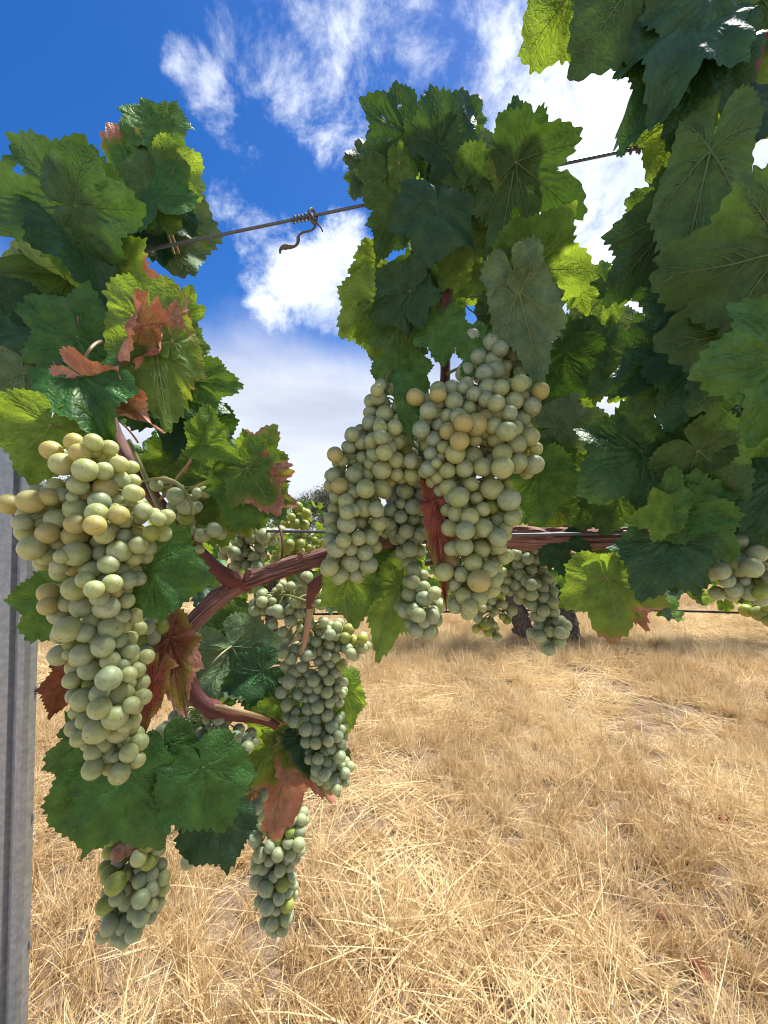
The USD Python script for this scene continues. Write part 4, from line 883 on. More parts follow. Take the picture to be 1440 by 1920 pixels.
def grape_bunch(listed, Y0, palette, seed, label, stalk_to, group='bunches of white grapes hanging on the vine', back=1.0, bulge=.8, tags=None, deep=0., rscale=1.03, small=False):
    rng = np.random.default_rng(seed)
    b = np.array([(x, y, r) for x, y, r, _ in listed], float); tg = [t for *_, t in listed]
    x0, y0, x1, y1 = (b[:, 0] - b[:, 2]).min(), (b[:, 1] - b[:, 2]).min(), (b[:, 0] + b[:, 2]).max(), (b[:, 1] + b[:, 2]).max()
    # thickness from how far inside the outline a berry lies
    from shapely.ops import unary_union
    u = unary_union([Point(x, y).buffer(r * 1.25, 8) for x, y, r in b])
    D = np.array([u.boundary.distance(Point(x, y)) for x, y, _ in b]); D = np.minimum(D, 70)
    rm = rm_ = np.median(b[:, 2])
    # small berries wherever the outline would show a gap
    more = []
    if not small:
        inner = unary_union([Point(x, y).buffer(r * 1.05, 8) for x, y, r in b]).buffer(rm_ * .5).buffer(-rm_ * .9)
        for _ in range(900):
            qx, qy = rng.uniform(x0, x1), rng.uniform(y0, y1)
            if inner.is_empty or not inner.contains(Point(qx, qy)):
                continue
            allb = np.vstack([b[:, :2]] + ([np.array(more)[:, :2]] if more else []))
            allr = np.r_[b[:, 2], [m[2] for m in more]]
            if np.all(np.hypot(allb[:, 0] - qx, allb[:, 1] - qy) > allr * .92):
                more.append((qx, qy, rm_ * rng.uniform(.6, .9)))
    if more:
        b = np.vstack([b, np.array(more)]); tg = tg + [''] * len(more)
        D = np.r_[D, [min(u.boundary.distance(Point(x, y)), 70) * .35 for x, y, _ in more]]
    dep = Y0 - bulge * (np.sqrt(np.maximum(D, 1) * 60) * .55 + .25 * (b[:, 2] - rm)) / F * Y0 + rng.normal(0, .12 * rm, len(b)) / F * Y0
    dep0 = dep.copy()
    Rm = b[:, 2] / F * Y0 * rscale
    d2 = np.hypot(b[:, None, 0] - b[None, :, 0], b[:, None, 1] - b[None, :, 1]) / F * Y0
    need = (Rm[:, None] + Rm[None, :]) * .955
    ii, jj = np.where(np.triu(d2 < need, 1))
    dz = np.sqrt(np.maximum(need[ii, jj] ** 2 - d2[ii, jj] ** 2, 0))
    order = dep0 + rng.normal(0, 1e-4, len(b))
    for it in range(120):
        cur = dep[ii] - dep[jj]; sg = np.where(order[ii] > order[jj], 1, -1)
        lack = np.maximum(dz - cur * sg, 0) * .25
        np.add.at(dep, ii, lack * sg); np.add.at(dep, jj, -lack * sg)
        dep += (dep0 - dep) * .02
    pos = np.array([at(x, y, d) for (x, y, _), d in zip(b, dep)])
    rad = b[:, 2] / F * dep * rscale
    mats = [t for t in tg]
    # berries of the far side of the bunch
    names, wts = list(palette), np.array(list(palette.values()), float); wts /= wts.sum()
    front = dep.copy(); extra = []
    for k in range(len(b)):
        if rng.random() > back + .15 or D[k] < rm * .4:
            continue
        for lay in (1, 2):
            if lay == 2 and D[k] < rm * 2.0:
                continue
            q = pos[k] + np.array([rng.normal(0, .35), 1.75 * lay + rng.normal(0, .2), rng.normal(0, .35)]) * rad[k]
            extra.append((q, np.median(rad) * rng.uniform(.85, 1.08)))
    if extra:
        EP = np.array([e[0] for e in extra]); ER = np.array([e[1] for e in extra])
        AP, AR = np.vstack([pos, EP]), np.r_[rad, ER]; nb = len(pos)
        for it in range(50):
            df = AP[:, None] - AP[None]; ds = np.linalg.norm(df, axis=2) + np.eye(len(AP))
            ov = np.maximum((AR[:, None] + AR[None]) * .93 - ds, 0) * (1 - np.eye(len(AP)))
            mv = (df / ds[..., None] * ov[..., None]).sum(1) * .22
            mv[:nb] = 0
            mv[:, 1] = np.maximum(mv[:, 1], -.0004)
            AP = AP + np.clip(mv, -.004, .004)
        pos, rad = AP, AR; mats += [''] * len(EP)
    path = thing('grape_bunch')
    tag(path, label, 'grape bunch', group)
    top = at(*stalk_to) if len(stalk_to) == 3 else at(*stalk_to, Y0)
    # rachis: from the shoot down the middle of the bunch
    zt = np.quantile(pos[:, 2], [.92, .6, .3, .06])
    spine = [top]
    for a in zt:
        near = np.abs(pos[:, 2] - a) < .02
        c = pos[near].mean(0) if near.any() else pos.mean(0)
        spine.append(np.array([c[0], c[1] + rm / F * Y0 * .3, a]))
    sp, _ = spline(spine, 30)
    parts = [tube(sp, np.linspace(.0017, .0009, 30), 7)]
    for p, r in zip(pos, rad):
        k = np.argmin(np.linalg.norm(sp - (p + np.array([0, 0, .008])), axis=1)); a = sp[k]
        if np.linalg.norm(p - a) < r * 1.1 or np.linalg.norm(p - a) > .05:
            continue
        mid = (a + p) / 2 + np.array([0, 0, .003])
        c, _ = spline([a, mid, p - (p - mid) / np.linalg.norm(p - mid) * r * .9], 5)
        parts.append(tube(c, np.linspace(.0009, .0008, 5), 5))
    obj('stalk', join(parts), M['stalk'], path, smooth=40)
    mean = pos.mean(0)
    for k, (p, r) in enumerate(zip(pos, rad)):
        mt = {'o': 'b_gold', 'g': 'b_fresh', 'p': 'b_purple', 'd': 'b_dusty'}.get(mats[k]) or names[rng.choice(len(names), p=wts)]
        a = sp[np.argmin(np.linalg.norm(sp - p, axis=1))]
        d = p - a + np.array([0, -.006, -.002]) + rng.normal(0, .011, 3); d /= np.linalg.norm(d)
        ref = np.array([0, 0, 1.0]) if abs(d[2]) < .9 else np.array([1.0, 0, 0])
        xa = np.cross(ref, d); xa /= np.linalg.norm(xa); ya = np.cross(d, xa)
        w = rng.uniform(0, 6.28); xa, ya = xa * math.cos(w) + ya * math.sin(w), ya * math.cos(w) - xa * math.sin(w)
        bp = numbered(path, 'berry')
        bm = usdkit.mesh(stage, bp, (BERRY[rng.integers(6)], IF), M[mt], smooth=True)
        m4 = np.eye(4); m4[0, :3], m4[1, :3], m4[2, :3], m4[3, :3] = xa * r, ya * r, d * r, p
        bm.AddTransformOp().Set(Gf.Matrix4d(m4.tolist()))
    return path


A1 = [(288, 733, 52, 'o'), (418, 690, 50, 'o'), (525, 690, 48), (350, 812, 62), (450, 750, 54, 'o'), (525, 740, 42), (480, 845, 64), (585, 850, 48), (645, 805, 48), (570, 775, 38), (595, 945, 62), (435, 930, 58), (675, 900, 50), (745, 975, 50), (480, 970, 48), (655, 1010, 45), (560, 1020, 56), (410, 995, 32),
      (50, 1035, 56, 'o'), (175, 1020, 64, 'o'), (278, 995, 48, 'o'), (350, 985, 40), (435, 1065, 66), (545, 1090, 58), (668, 1097, 54), (808, 1077, 48), (150, 1085, 45), (125, 1140, 48), (220, 1148, 46), (325, 1122, 60), (535, 1155, 56, 'o'), (608, 1180, 56), (430, 1145, 55), (700, 1215, 40), (850, 1200, 46, 'g'), (425, 1212, 62, 'o'), (270, 1200, 58), (150, 1190, 56),
      (182, 1283, 66), (330, 1250, 48), (430, 1315, 68), (262, 1325, 52), (338, 1332, 22), (672, 1300, 62), (780, 1265, 50), (562, 1245, 45), (575, 1315, 48), (500, 1390, 54), (410, 1398, 42, 'o'), (610, 1375, 54), (345, 1415, 54), (240, 1365, 45), (680, 1405, 42), (600, 1470, 54), (720, 1465, 48), (425, 1510, 66), (530, 1515, 50), (275, 1535, 56, 'o'), (635, 1553, 62), (690, 1530, 40), (270, 1610, 50, 'o'), (470, 1610, 66), (590, 1620, 58), (690, 1640, 40), (890, 1120, 40), (750, 1340, 45), (640, 1070, 40), (500, 1250, 45), (350, 1330, 40), (480, 1460, 48), (560, 1560, 48), (380, 1600, 42)]
A2 = [(330, 160, 52), (380, 240, 68), (610, 115, 60), (690, 165, 40), (538, 183, 42), (625, 228, 64), (690, 220, 45), (410, 320, 48, 'g'), (345, 270, 50), (670, 305, 42), (580, 335, 58), (462, 380, 58), (335, 385, 55), (385, 380, 30), (510, 460, 60), (425, 450, 50), (620, 415, 50), (405, 525, 46), (505, 545, 38, 'g'), (613, 515, 66), (710, 500, 28), (690, 440, 38), (470, 635, 62), (680, 605, 66), (560, 683, 58), (430, 610, 50), (735, 540, 30), (740, 665, 45), (648, 735, 64), (450, 700, 50), (545, 810, 66), (665, 815, 58), (700, 780, 40), (480, 755, 45), (450, 850, 45), (500, 880, 40), (585, 885, 44), (525, 935, 45), (725, 935, 48), (650, 960, 26), (700, 870, 40), (520, 1025, 52), (672, 1050, 54), (615, 1020, 35), (480, 260, 50), (540, 280, 45), (560, 600, 50)]
grape_bunch(berries_from(A1, 3, 0, 600) + berries_from(A2, 3, 0, 1100), .325, {'b_yellow': 6, 'b_green': 2, 'b_gold': .5}, 1, 'large winged bunch of pale gold grapes hanging beside the galvanised post', (215, 850, .42))

Cl = [(585, 212, 52, 'o'), (665, 297, 52), (782, 325, 43), (725, 197, 48, 'o'), (812, 160, 52), (822, 238, 55), (905, 242, 52), (880, 155, 40), (945, 195, 48), (1032, 165, 62), (1112, 155, 50), (1225, 130, 56), (1352, 175, 53, 'o'), (985, 285, 52), (1080, 250, 52), (1190, 235, 56), (1300, 265, 52), (1110, 305, 52), (1165, 310, 45), (1238, 342, 50), (1030, 335, 62, 'o'), (957, 380, 70, 'o'), (880, 370, 58, 'o'), (790, 422, 55, 'o'), (857, 482, 58, 'o'), (1000, 478, 32), (1065, 520, 42, 'g'), (1145, 422, 60), (1190, 405, 50), (1118, 557, 60), (1205, 503, 58), (1285, 455, 57), (1325, 530, 42), (1312, 625, 58), (1217, 612, 55),
      (938, 580, 66), (830, 560, 60), (1120, 645, 66), (998, 640, 58), (887, 650, 55), (782, 662, 50), (725, 702, 42), (787, 765, 50), (745, 575, 28), (715, 615, 32), (930, 745, 46), (1055, 775, 66), (850, 825, 64), (1150, 742, 32, 'g'), (1160, 842, 68), (835, 925, 52), (780, 905, 40), (920, 945, 54), (1052, 885, 46, 'g'), (1100, 965, 54), (1180, 955, 50), (800, 1015, 55), (890, 1030, 58), (1003, 1015, 58), (1095, 1075, 56), (1140, 1010, 40), (815, 1145, 52), (885, 1130, 55), (990, 1140, 55), (1095, 1130, 48), (818, 1225, 50), (940, 1228, 56), (762, 1285, 56), (868, 1300, 47), (822, 1357, 46), (975, 1340, 70, 'o'), (885, 1430, 52), (1040, 1265, 52), (1070, 1330, 50), (835, 1490, 50), (920, 1500, 50), (1050, 1390, 45), (980, 1440, 50), (1085, 1215, 40), (1130, 1200, 40),
      (620, 410, 52, 'd'), (700, 470, 50, 'd'), (680, 560, 45, 'd'), (1080, 470, 50), (665, 650, 48, 'd'), (760, 520, 40), (1000, 900, 45), (960, 830, 40), (730, 380, 45, 'd'), (1240, 430, 45), (1020, 230, 45), (950, 470, 45), (900, 730, 42)]
grape_bunch(berries_from(Cl, 3.273, 600, 680), .372, {'b_yellow': 6, 'b_green': 2.5, 'b_gold': .12}, 2, 'broad shouldered bunch of grapes with amber berries beside the curled red leaf', (832, 705, .455))

Bl = [(482, 142, 45), (350, 170, 40), (358, 215, 46), (315, 240, 32), (320, 295, 38), (398, 315, 52), (480, 270, 42), (305, 370, 48), (370, 400, 44), (458, 398, 48), (480, 345, 38), (200, 440, 45), (250, 420, 40), (258, 488, 46), (375, 458, 46), (180, 520, 42), (320, 480, 45), (475, 485, 52), (513, 525, 52, 'g'), (92, 565, 47, 'o'), (135, 600, 38), (195, 588, 44), (262, 583, 40), (335, 560, 50), (395, 550, 52), (465, 597, 50), (558, 605, 46), (380, 658, 58), (300, 680, 42), (210, 690, 52), (470, 685, 42), (558, 690, 46), (85, 690, 46), (122, 755, 50, 'o'), (65, 755, 40), (280, 775, 58), (380, 770, 55), (160, 850, 48), (90, 900, 42), (268, 893, 55), (345, 900, 48), (165, 990, 58), (245, 980, 42), (360, 985, 50), (80, 1030, 46), (145, 1090, 48), (235, 1075, 48), (310, 1070, 50), (100, 1140, 58), (275, 1165, 50), (190, 1225, 60), (58, 1255, 54), (125, 1305, 46), (300, 1240, 54), (215, 1300, 45), (340, 1130, 40), (165, 920, 45), (310, 620, 40), (430, 440, 40), (510, 470, 45), (430, 520, 42), (100, 820, 42), (70, 960, 44), (60, 1090, 44), (210, 800, 40), (190, 1140, 45), (560, 560, 40)]
grape_bunch(berries_from(Bl, 3.273, 600, 680), .392, {'b_yellow': 5, 'b_green': 3, 'b_gold': .05}, 3, 'long pale green bunch with dusty left edge hanging over the shaggy vine arm', (762, 690, .45))

D1 = [(525, 790, 55), (630, 810, 52), (498, 865, 35), (435, 902, 45), (572, 885, 50), (495, 945, 42), (570, 960, 38), (580, 1025, 28), (530, 1035, 45), (500, 1070, 40), (575, 1080, 40), (430, 990, 40), (450, 1030, 45), (555, 1145, 48), (610, 1150, 35), (545, 1225, 45), (575, 1270, 45), (630, 1305, 35), (570, 1345, 45), (630, 1380, 45), (555, 1420, 52), (640, 1450, 48), (587, 1490, 25), (725, 1490, 50), (522, 1520, 48), (605, 1550, 45), (685, 1555, 50), (700, 1420, 40), (460, 840, 55), (640, 880, 45), (600, 720, 50), (655, 740, 45), (480, 760, 50), (600, 640, 45), (640, 480, 45), (690, 620, 45), (700, 560, 45), (650, 590, 45), (590, 580, 42), (720, 690, 42), (560, 520, 45), (610, 430, 42), (690, 760, 45), (560, 700, 40), (620, 960, 40), (610, 1050, 40)]
D2 = [(1165, 1280, 38), (1255, 1240, 36), (1110, 1255, 35), (1125, 1300, 30), (1210, 1300, 40), (1280, 1160, 34), (1185, 1250, 34), (1240, 1190, 32)]
grape_bunch(berries_from(D1, 3.273, 600, 680) + berries_from(D2, 3, 400, 750), .432, {'b_green': 5, 'b_dusty': 5}, 4, 'long shaded grey green bunch hanging just left of the curled red leaf', (800, 860, .46), back=.8)

El = [(990, 155, 42), (805, 218, 22), (880, 215, 32), (865, 258, 20), (945, 245, 32), (685, 270, 35), (690, 320, 40), (685, 370, 38), (760, 315, 28), (782, 287, 22), (828, 328, 28), (915, 320, 38), (790, 378, 42), (870, 370, 38), (810, 405, 35), (960, 335, 30), (762, 470, 35), (880, 450, 40), (940, 400, 35), (1075, 265, 38), (1140, 255, 32), (1105, 455, 34), (1070, 330, 35), (630, 330, 30), (640, 380, 35),
      (860, 568, 40), (945, 495, 25), (940, 540, 18), (990, 565, 38), (1055, 588, 36), (1080, 525, 28), (1148, 540, 38), (1150, 610, 30), (1190, 572, 18), (1195, 485, 35), (1250, 562, 40, 'g'), (1315, 585, 32, 'g'), (1265, 635, 38), (1290, 670, 38), (1365, 570, 36, 'g'), (1360, 630, 40), (1275, 505, 40, 'g'), (1200, 630, 30), (1185, 690, 35), (830, 665, 35), (885, 700, 42), (910, 640, 38), (1000, 680, 38), (1075, 645, 35), (1070, 720, 32), (1125, 680, 35), (1150, 735, 33), (1220, 752, 32, 'g'), (910, 790, 40), (1010, 805, 34), (1100, 785, 35), (850, 750, 40), (870, 855, 48), (960, 855, 38), (1035, 850, 42), (1140, 845, 38), (820, 850, 20), (818, 930, 42), (930, 945, 35), (1040, 968, 36), (1070, 900, 38), (1130, 930, 38), (1145, 1000, 34), (985, 975, 25), (1000, 1040, 42), (855, 1015, 42), (915, 1062, 30), (1065, 1030, 42), (1180, 970, 28), (1200, 900, 28), (1050, 1110, 40), (905, 1125, 42), (1130, 1085, 42), (985, 1180, 44), (1160, 1160, 44), (1050, 1180, 42), (1105, 1210, 36), (1200, 1110, 30), (1225, 1180, 30), (1190, 1230, 36), (1050, 1275, 38), (1000, 1250, 40), (860, 1100, 30), (1240, 860, 30), (1230, 940, 28), (1250, 1160, 25), (1130, 1250, 35), (960, 760, 36), (1010, 900, 38), (970, 640, 36), (1030, 660, 34), (1130, 510, 34), (1010, 470, 36), (830, 520, 34), (1180, 800, 34), (1210, 1000, 30)]
E2 = [(578, 430, 33), (665, 462, 28), (590, 520, 33), (710, 508, 35), (540, 520, 28), (580, 580, 32), (635, 540, 30), (668, 555, 32), (625, 610, 32), (740, 600, 30), (685, 642, 36), (720, 560, 25), (600, 640, 25), (640, 660, 25), (690, 690, 28), (525, 420, 35), (620, 380, 30), (720, 430, 25), (745, 650, 26), (650, 420, 30), (640, 590, 30)]
grape_bunch(berries_from(El, 3.6, 300, 1040) + berries_from(E2, 3, 400, 1250), .52, {'b_green': 4, 'b_dusty': 5}, 5, 'longest blue green bunch, hanging below the forked red spur', (583, 1130, .475), back=.75)

Fl = [(260, 1060, 38), (365, 1055, 36), (430, 1055, 34), (235, 970, 38), (320, 1010, 34), (365, 970, 36, 'g'), (420, 990, 32), (430, 930, 28, 'g'), (485, 925, 35), (480, 1000, 35), (255, 930, 30), (270, 885, 30), (280, 1135, 32), (375, 1145, 32), (430, 1125, 28), (340, 1180, 30), (245, 1210, 38), (295, 1250, 38), (390, 1225, 36, 'g'), (370, 1300, 34), (305, 1350, 40), (355, 1370, 26), (415, 1340, 38, 'g'), (260, 1320, 30), (410, 1420, 34), (335, 1445, 34), (390, 1485, 30), (290, 1440, 30), (345, 1495, 26), (440, 1180, 25), (460, 1080, 30), (495, 860, 30), (240, 1130, 30), (315, 1090, 30), (300, 860, 28, 'g'), (440, 860, 30), (370, 900, 34), (330, 940, 30), (420, 1270, 28)]
grape_bunch(berries_from(Fl, 3, 400, 1250), .575, {'b_green': 5, 'b_dusty': 3}, 6, 'slim tapering green bunch hanging under the leaf with scorched brown tips', (545, 1400, .57), back=.8)

Gl = [(675, 1495, 42, 'p'), (740, 1460, 40, 'p'), (620, 1490, 38, 'g'), (665, 1555, 36), (835, 1440, 45, 'g'), (780, 1525, 42), (835, 1540, 45, 'g'), (785, 1585, 28), (885, 1465, 35), (600, 1580, 40, 'g'), (620, 1620, 48, 'g'), (650, 1670, 52, 'g'), (740, 1650, 42), (660, 1745, 42), (790, 1650, 40), (850, 1620, 38), (790, 1740, 46), (590, 1790, 45, 'g'), (725, 1790, 40), (850, 1700, 35), (635, 1420, 35, 'g'), (700, 1700, 38), (615, 1770, 45), (720, 1760, 48), (795, 1755, 45), (615, 1905, 46), (705, 1900, 48), (795, 1855, 45), (850, 1790, 36), (660, 1970, 40), (750, 1950, 42), (585, 1960, 38), (850, 1860, 30), (700, 1995, 34), (620, 1850, 40), (760, 1830, 40)]
grape_bunch(berries_from(Gl, 3, 0, 1100), .42, {'b_green': 6, 'b_yellow': 2}, 7, 'lowest bunch with two purple berries, hanging under the broad green leaves by the post', (225, 1480, .41))

Hl = [(848, 172, 45), (903, 225, 45, 'g'), (765, 240, 46, 'g'), (780, 305, 46, 'g'), (855, 285, 45), (815, 375, 43), (735, 375, 42, 'g'), (780, 185, 35), (760, 470, 40), (905, 290, 30), (805, 115, 30), (770, 420, 32), (830, 230, 40)]
grape_bunch(berries_from(Hl, 3, 0, 1100), .415, {'b_dusty': 5, 'b_green': 3}, 8, 'small shaded bunch tucked beside the red dead leaves under the arm', (300, 1090, .43))

Ol = [(988, 990, 48), (1045, 1050, 46), (1045, 1110, 45, 'g'), (1110, 972, 30), (975, 1050, 35), (1138, 1212, 42), (950, 1160, 45, 'g'), (1205, 1180, 42), (1125, 1290, 25), (1060, 1180, 40), (880, 930, 34)]
grape_bunch(berries_from(Ol, 3, 0, 600), .415, {'b_green': 5}, 9, 'sparse bunch of round green berries under a looping green stem', (330, 930, .43), back=.4)

Il = [(1065, 840, 36), (1060, 875, 30), (1110, 893, 38), (1210, 822, 40), (1325, 850, 38), (1285, 918, 40), (1230, 865, 17), (1015, 880, 17), (1065, 985, 45), (1105, 1020, 40), (1170, 745, 32), (1185, 785, 30), (1230, 740, 35), (990, 865, 30), (950, 890, 30), (1380, 860, 35), (1390, 905, 35), (1160, 860, 30), (990, 730, 38), (910, 810, 35), (1030, 790, 40), (850, 870, 35), (1250, 790, 34), (1130, 820, 34)]
grape_bunch(berries_from(Il, 3, 0, 1100), .47, {'b_dusty': 5, 'b_green': 3}, 10, 'shaded blue green bunch lying above two smooth dark leaves', (390, 1330, .45))
I2 = [(1210, 1340, 40), (1325, 1300, 42), (1400, 1290, 40), (1255, 1400, 32), (1280, 1370, 30), (1300, 1350, 28), (1360, 1250, 40), (1205, 1410, 28), (1440, 1240, 40), (1060, 1540, 42), (1130, 1510, 40), (1170, 1490, 34), (1450, 1290, 36)]
grape_bunch(berries_from(I2, 3, 0, 1100), .50, {'b_dusty': 5, 'b_green': 3}, 11, 'loose small berries between the lowest leaf and the scorched leaf', (470, 1480, .47), back=.3)

Jl = [(255, 1115, 28), (312, 1120, 25), (255, 1190, 30), (310, 1205, 30), (258, 1240, 32), (318, 1255, 28), (360, 1225, 28), (365, 1280, 30), (260, 1290, 30), (300, 1350, 28), (318, 1322, 30), (368, 1325, 28), (342, 1388, 28), (390, 1380, 32), (295, 1400, 28), (300, 1450, 30), (348, 1445, 28), (400, 1430, 30), (415, 1430, 30), (320, 1475, 30), (375, 1475, 25), (345, 1515, 30), (400, 1475, 30), (430, 1395, 28), (280, 1440, 25), (180, 1190, 30), (200, 1140, 30), (215, 1230, 28), (190, 1090, 30), (180, 1040, 30), (240, 1060, 30), (290, 1060, 30), (335, 1160, 28), (230, 1170, 28), (350, 1180, 28), (225, 1010, 28), (270, 1010, 28), (320, 1080, 28)]
grape_bunch(berries_from(Jl, 2.667, 900, 650), .50, {'b_dusty': 6, 'b_green': 3}, 12, 'dark green bunch hanging in shade under the wire, left of the light lobed leaf', (1000, 1020, .475), back=.7)

Kl = [(15, 1310, 20), (60, 1270, 22), (80, 1325, 18), (30, 1390, 28), (90, 1455, 20), (165, 1320, 24), (120, 1290, 20), (70, 1390, 18), (110, 1350, 16), (135, 1370, 20), (40, 1430, 22), (95, 1240, 20), (125, 1215, 22), (60, 1340, 16), (20, 1250, 22), (100, 1290, 14), (150, 1230, 18), (135, 1170, 24), (110, 1130, 28), (75, 1450, 16), (-10, 1360, 24), (-20, 1410, 22), (0, 1300, 20), (45, 1300, 16), (85, 1410, 14), (150, 1340, 14)]
grape_bunch(berries_from(Kl, 2.667, 900, 650), .50, {'b_green': 5, 'b_fresh': 2}, 13, 'straggly bunch of tiny unripe berries below the amber flecked bunch', (930, 1030, .475), back=.2)

Ml = [(1385, 1035, 45), (1310, 1030, 40), (1200, 1120, 45), (1295, 1112, 40), (1355, 1105, 48), (1275, 1075, 35), (1235, 1170, 35), (1270, 1215, 38), (1320, 1175, 25), (1350, 1230, 40), (1410, 1180, 38, 'g'), (1400, 1230, 34, 'g'), (1430, 1110, 34), (1450, 1060, 40), (1460, 1160, 40), (1240, 1090, 34), (1330, 1060, 36), (1460, 1230, 36)]
grape_bunch(berries_from(Ml, 2.667, 900, 650), .39, {'b_green': 5, 'b_dusty': 2}, 14, 'dull green bunch under the red bark at the right end of the arm', (1400, 1000, .40))

Ll = [(828, 1260, 37), (915, 1230, 42), (820, 1185, 42), (735, 1155, 35), (895, 1160, 42), (835, 1310, 45), (705, 1310, 40), (760, 1250, 40), (880, 1290, 30), (950, 1310, 30), (790, 1320, 40), (860, 1210, 36)]
grape_bunch(berries_from(Ll, 2.4, 580, 150), .415, {'b_green': 6, 'b_dusty': 2}, 15, 'few large green berries hanging among leaves above the broad bunch', (935, 590, .43), back=.4)

N1 = [(190, 705, 34), (280, 765, 40), (210, 780, 30), (130, 805, 35), (115, 858, 38), (180, 858, 26), (225, 880, 28), (185, 930, 30), (125, 935, 32), (245, 938, 32), (310, 750, 28), (345, 745, 28), (70, 830, 35), (150, 890, 28), (210, 970, 30), (60, 870, 30), (330, 790, 28), (90, 780, 30), (260, 830, 30), (150, 760, 28)]
grape_bunch(berries_from(N1, 3, 400, 750), .53, {'b_dusty': 6, 'b_green': 2}, 16, 'dusty blemished bunch behind the thin red shoot, above the bark fork', (480, 960, .48))
N2 = [(310, 940, 30), (365, 915, 32), (425, 815, 36), (485, 810, 32), (470, 785, 24), (400, 700, 24), (460, 695, 30), (515, 700, 26), (525, 640, 26), (475, 600, 28), (505, 705, 25), (415, 840, 30), (455, 880, 18), (345, 860, 16), (570, 785, 16), (620, 795, 16), (440, 660, 24), (500, 760, 24), (540, 830, 18), (350, 900, 26), (590, 830, 14), (560, 870, 16), (480, 850, 20), (390, 880, 22)]
grape_bunch([(x, y, r, 'g') for x, y, r, _ in berries_from(N2, 3, 400, 750)], .60, {'b_fresh': 1}, 17, 'bright green unripe bunch seen through the gap above the bark arm', (525, 930, .55), back=.2)
Pl = [(758, 1215, 38), (840, 1222, 40), (760, 1390, 46), (880, 1270, 46), (735, 1280, 25), (850, 1370, 40), (705, 1310, 14), (720, 1330, 14), (745, 1310, 14), (700, 1250, 12), (780, 1280, 14), (690, 1340, 14), (800, 1320, 36), (730, 1350, 18)]
grape_bunch([(x, y, r, 'g') for x, y, r, _ in berries_from(Pl, 3.6, 1040, 480)], .47, {'b_fresh': 1}, 18, 'little dark green bunch against the bright gap in the right hand foliage', (1255, 880, .45), back=.1)
Ql = [(1405, 1335, 38, 'g'), (1450, 1300, 34, 'g'), (1450, 1370, 32, 'g')]
grape_bunch(berries_from(Ql, 2.667, 900, 650), .46, {'b_fresh': 1}, 19, 'fresh green berries cut by the right edge, level with the low black hose', (1450, 1090, .44), back=0)

# ------------------------------------------------------------------ wires
def wire(name, pix, r, m, label, cat, n=60, sag=0.):
    p = np.array([at(*q) for q in pix])
    c = np.stack([np.interp(np.linspace(0, 1, n), np.linspace(0, 1, len(p)), p[:, k]) for k in range(3)], 1)
    c[:, 2] -= sag * np.sin(np.linspace(0, np.pi, n))
    return tag(obj(name, tube(c, r, 10), M[m], smooth=50), label, cat)


# the foliage wire runs straight in space, nearer to the camera on the right
def on_wire(px):
    (xa, ya, Ya), (xb, yb, Yb) = (280, 468, .452), (1380, 240, .44)
    a, b = at(xa, ya, Ya), at(xb, yb, Yb)
    k = (px - CX) / F
    t = (k * a[1] - a[0]) / ((b[0] - a[0]) - k * (b[1] - a[1]))
    return a + t * (b - a)


a, b = on_wire(232), on_wire(1600)
tag(obj('foliage_wire', tube(np.linspace(a, b, 80), .0017, 10), M['wire'], smooth=50), 'grey steel wire crossing the blue sky between the leafy shoots', 'wire')


def coil(p0, p1, turns, rad, r, m, parent=None, name='coil', seed=1):
    n = int(turns * 14); t = np.linspace(0, 1, n); ax = p1 - p0; ax /= np.linalg.norm(ax)
    u = np.cross(ax, [0, 0, 1.0]); u /= np.linalg.norm(u); w = np.cross(ax, u)
    jig = 1 + .35 * (meshkit.noise(np.stack([t * turns * 1.7, t * 0, t * 0], -1), seed) - .5)
    c = p0 + (p1 - p0) * t[:, None] + rad * jig[:, None] * (np.cos(t * turns * 6.283)[:, None] * u + np.sin(t * turns * 6.283)[:, None] * w)
    return obj(name, tube(c, r, 7), M[m], parent or '/World', smooth=40)


tie = thing('wire_tie')
tag(tie, 'twisted dry tendril knotted round the wire with its end dangling against cloud', 'dry tendril')
coil(on_wire(548), on_wire(582), 5, .0030, .0011, 'dry_tendril', tie, seed=2)
w = on_wire(586)
px = lambda x, y, d=0: at(x, y, w[1] + d)
loop, _ = spline([px(578, 406, -.004), px(580, 396, -.004), px(586, 393), px(591, 400, .003), px(589, 410, -.004), px(583, 406, -.005), px(584, 414, -.004), px(592, 417, -.003)], 40)
obj('knot', tube(loop, .0015, 7), M['dry_tendril'], tie, smooth=40)
tail, _ = spline([px(584, 402, -.004), px(590, 416, -.003), px(591, 423), px(583, 432), px(568, 436), px(560, 443), px(559, 452), px(555, 460), px(545, 463), px(530, 464), px(525, 475)], 60)
obj('tail', tube(tail, np.interp(np.linspace(0, 1, 60), [0, .3, .5, .56, .62, .7, .85, .93, 1], [.0012, .0011, .0012, .0021, .0015, .0014, .0030, .0018, .001]), 8), M['dry_tendril'], tie, smooth=40)
spur, _ = spline([px(590, 416), px(598, 422), px(605, 434)], 12)
obj('spur', tube(spur, np.linspace(.0014, .0008, 12), 7), M['dry_tendril'], tie, smooth=40)
for k, (xa, xb, lab) in enumerate([(1155, 1215, 'dry curled tendril wound thickly round the wire left of the hanging folded leaf'), (1325, 1365, 'dry tendril coil on the wire right of the hanging folded leaf')]):
    t = thing('dry_tendril_coil'); tag(t, lab, 'dry tendril')
    coil(on_wire(xa), on_wire(xb), 5 + k, .0029, .0012, 'dry_tendril', t, seed=5 + k)
    coil(on_wire(xa + 6), on_wire(xb - 4), 3, .0042, .0009, 'dry_tendril', t, seed=8 + k)

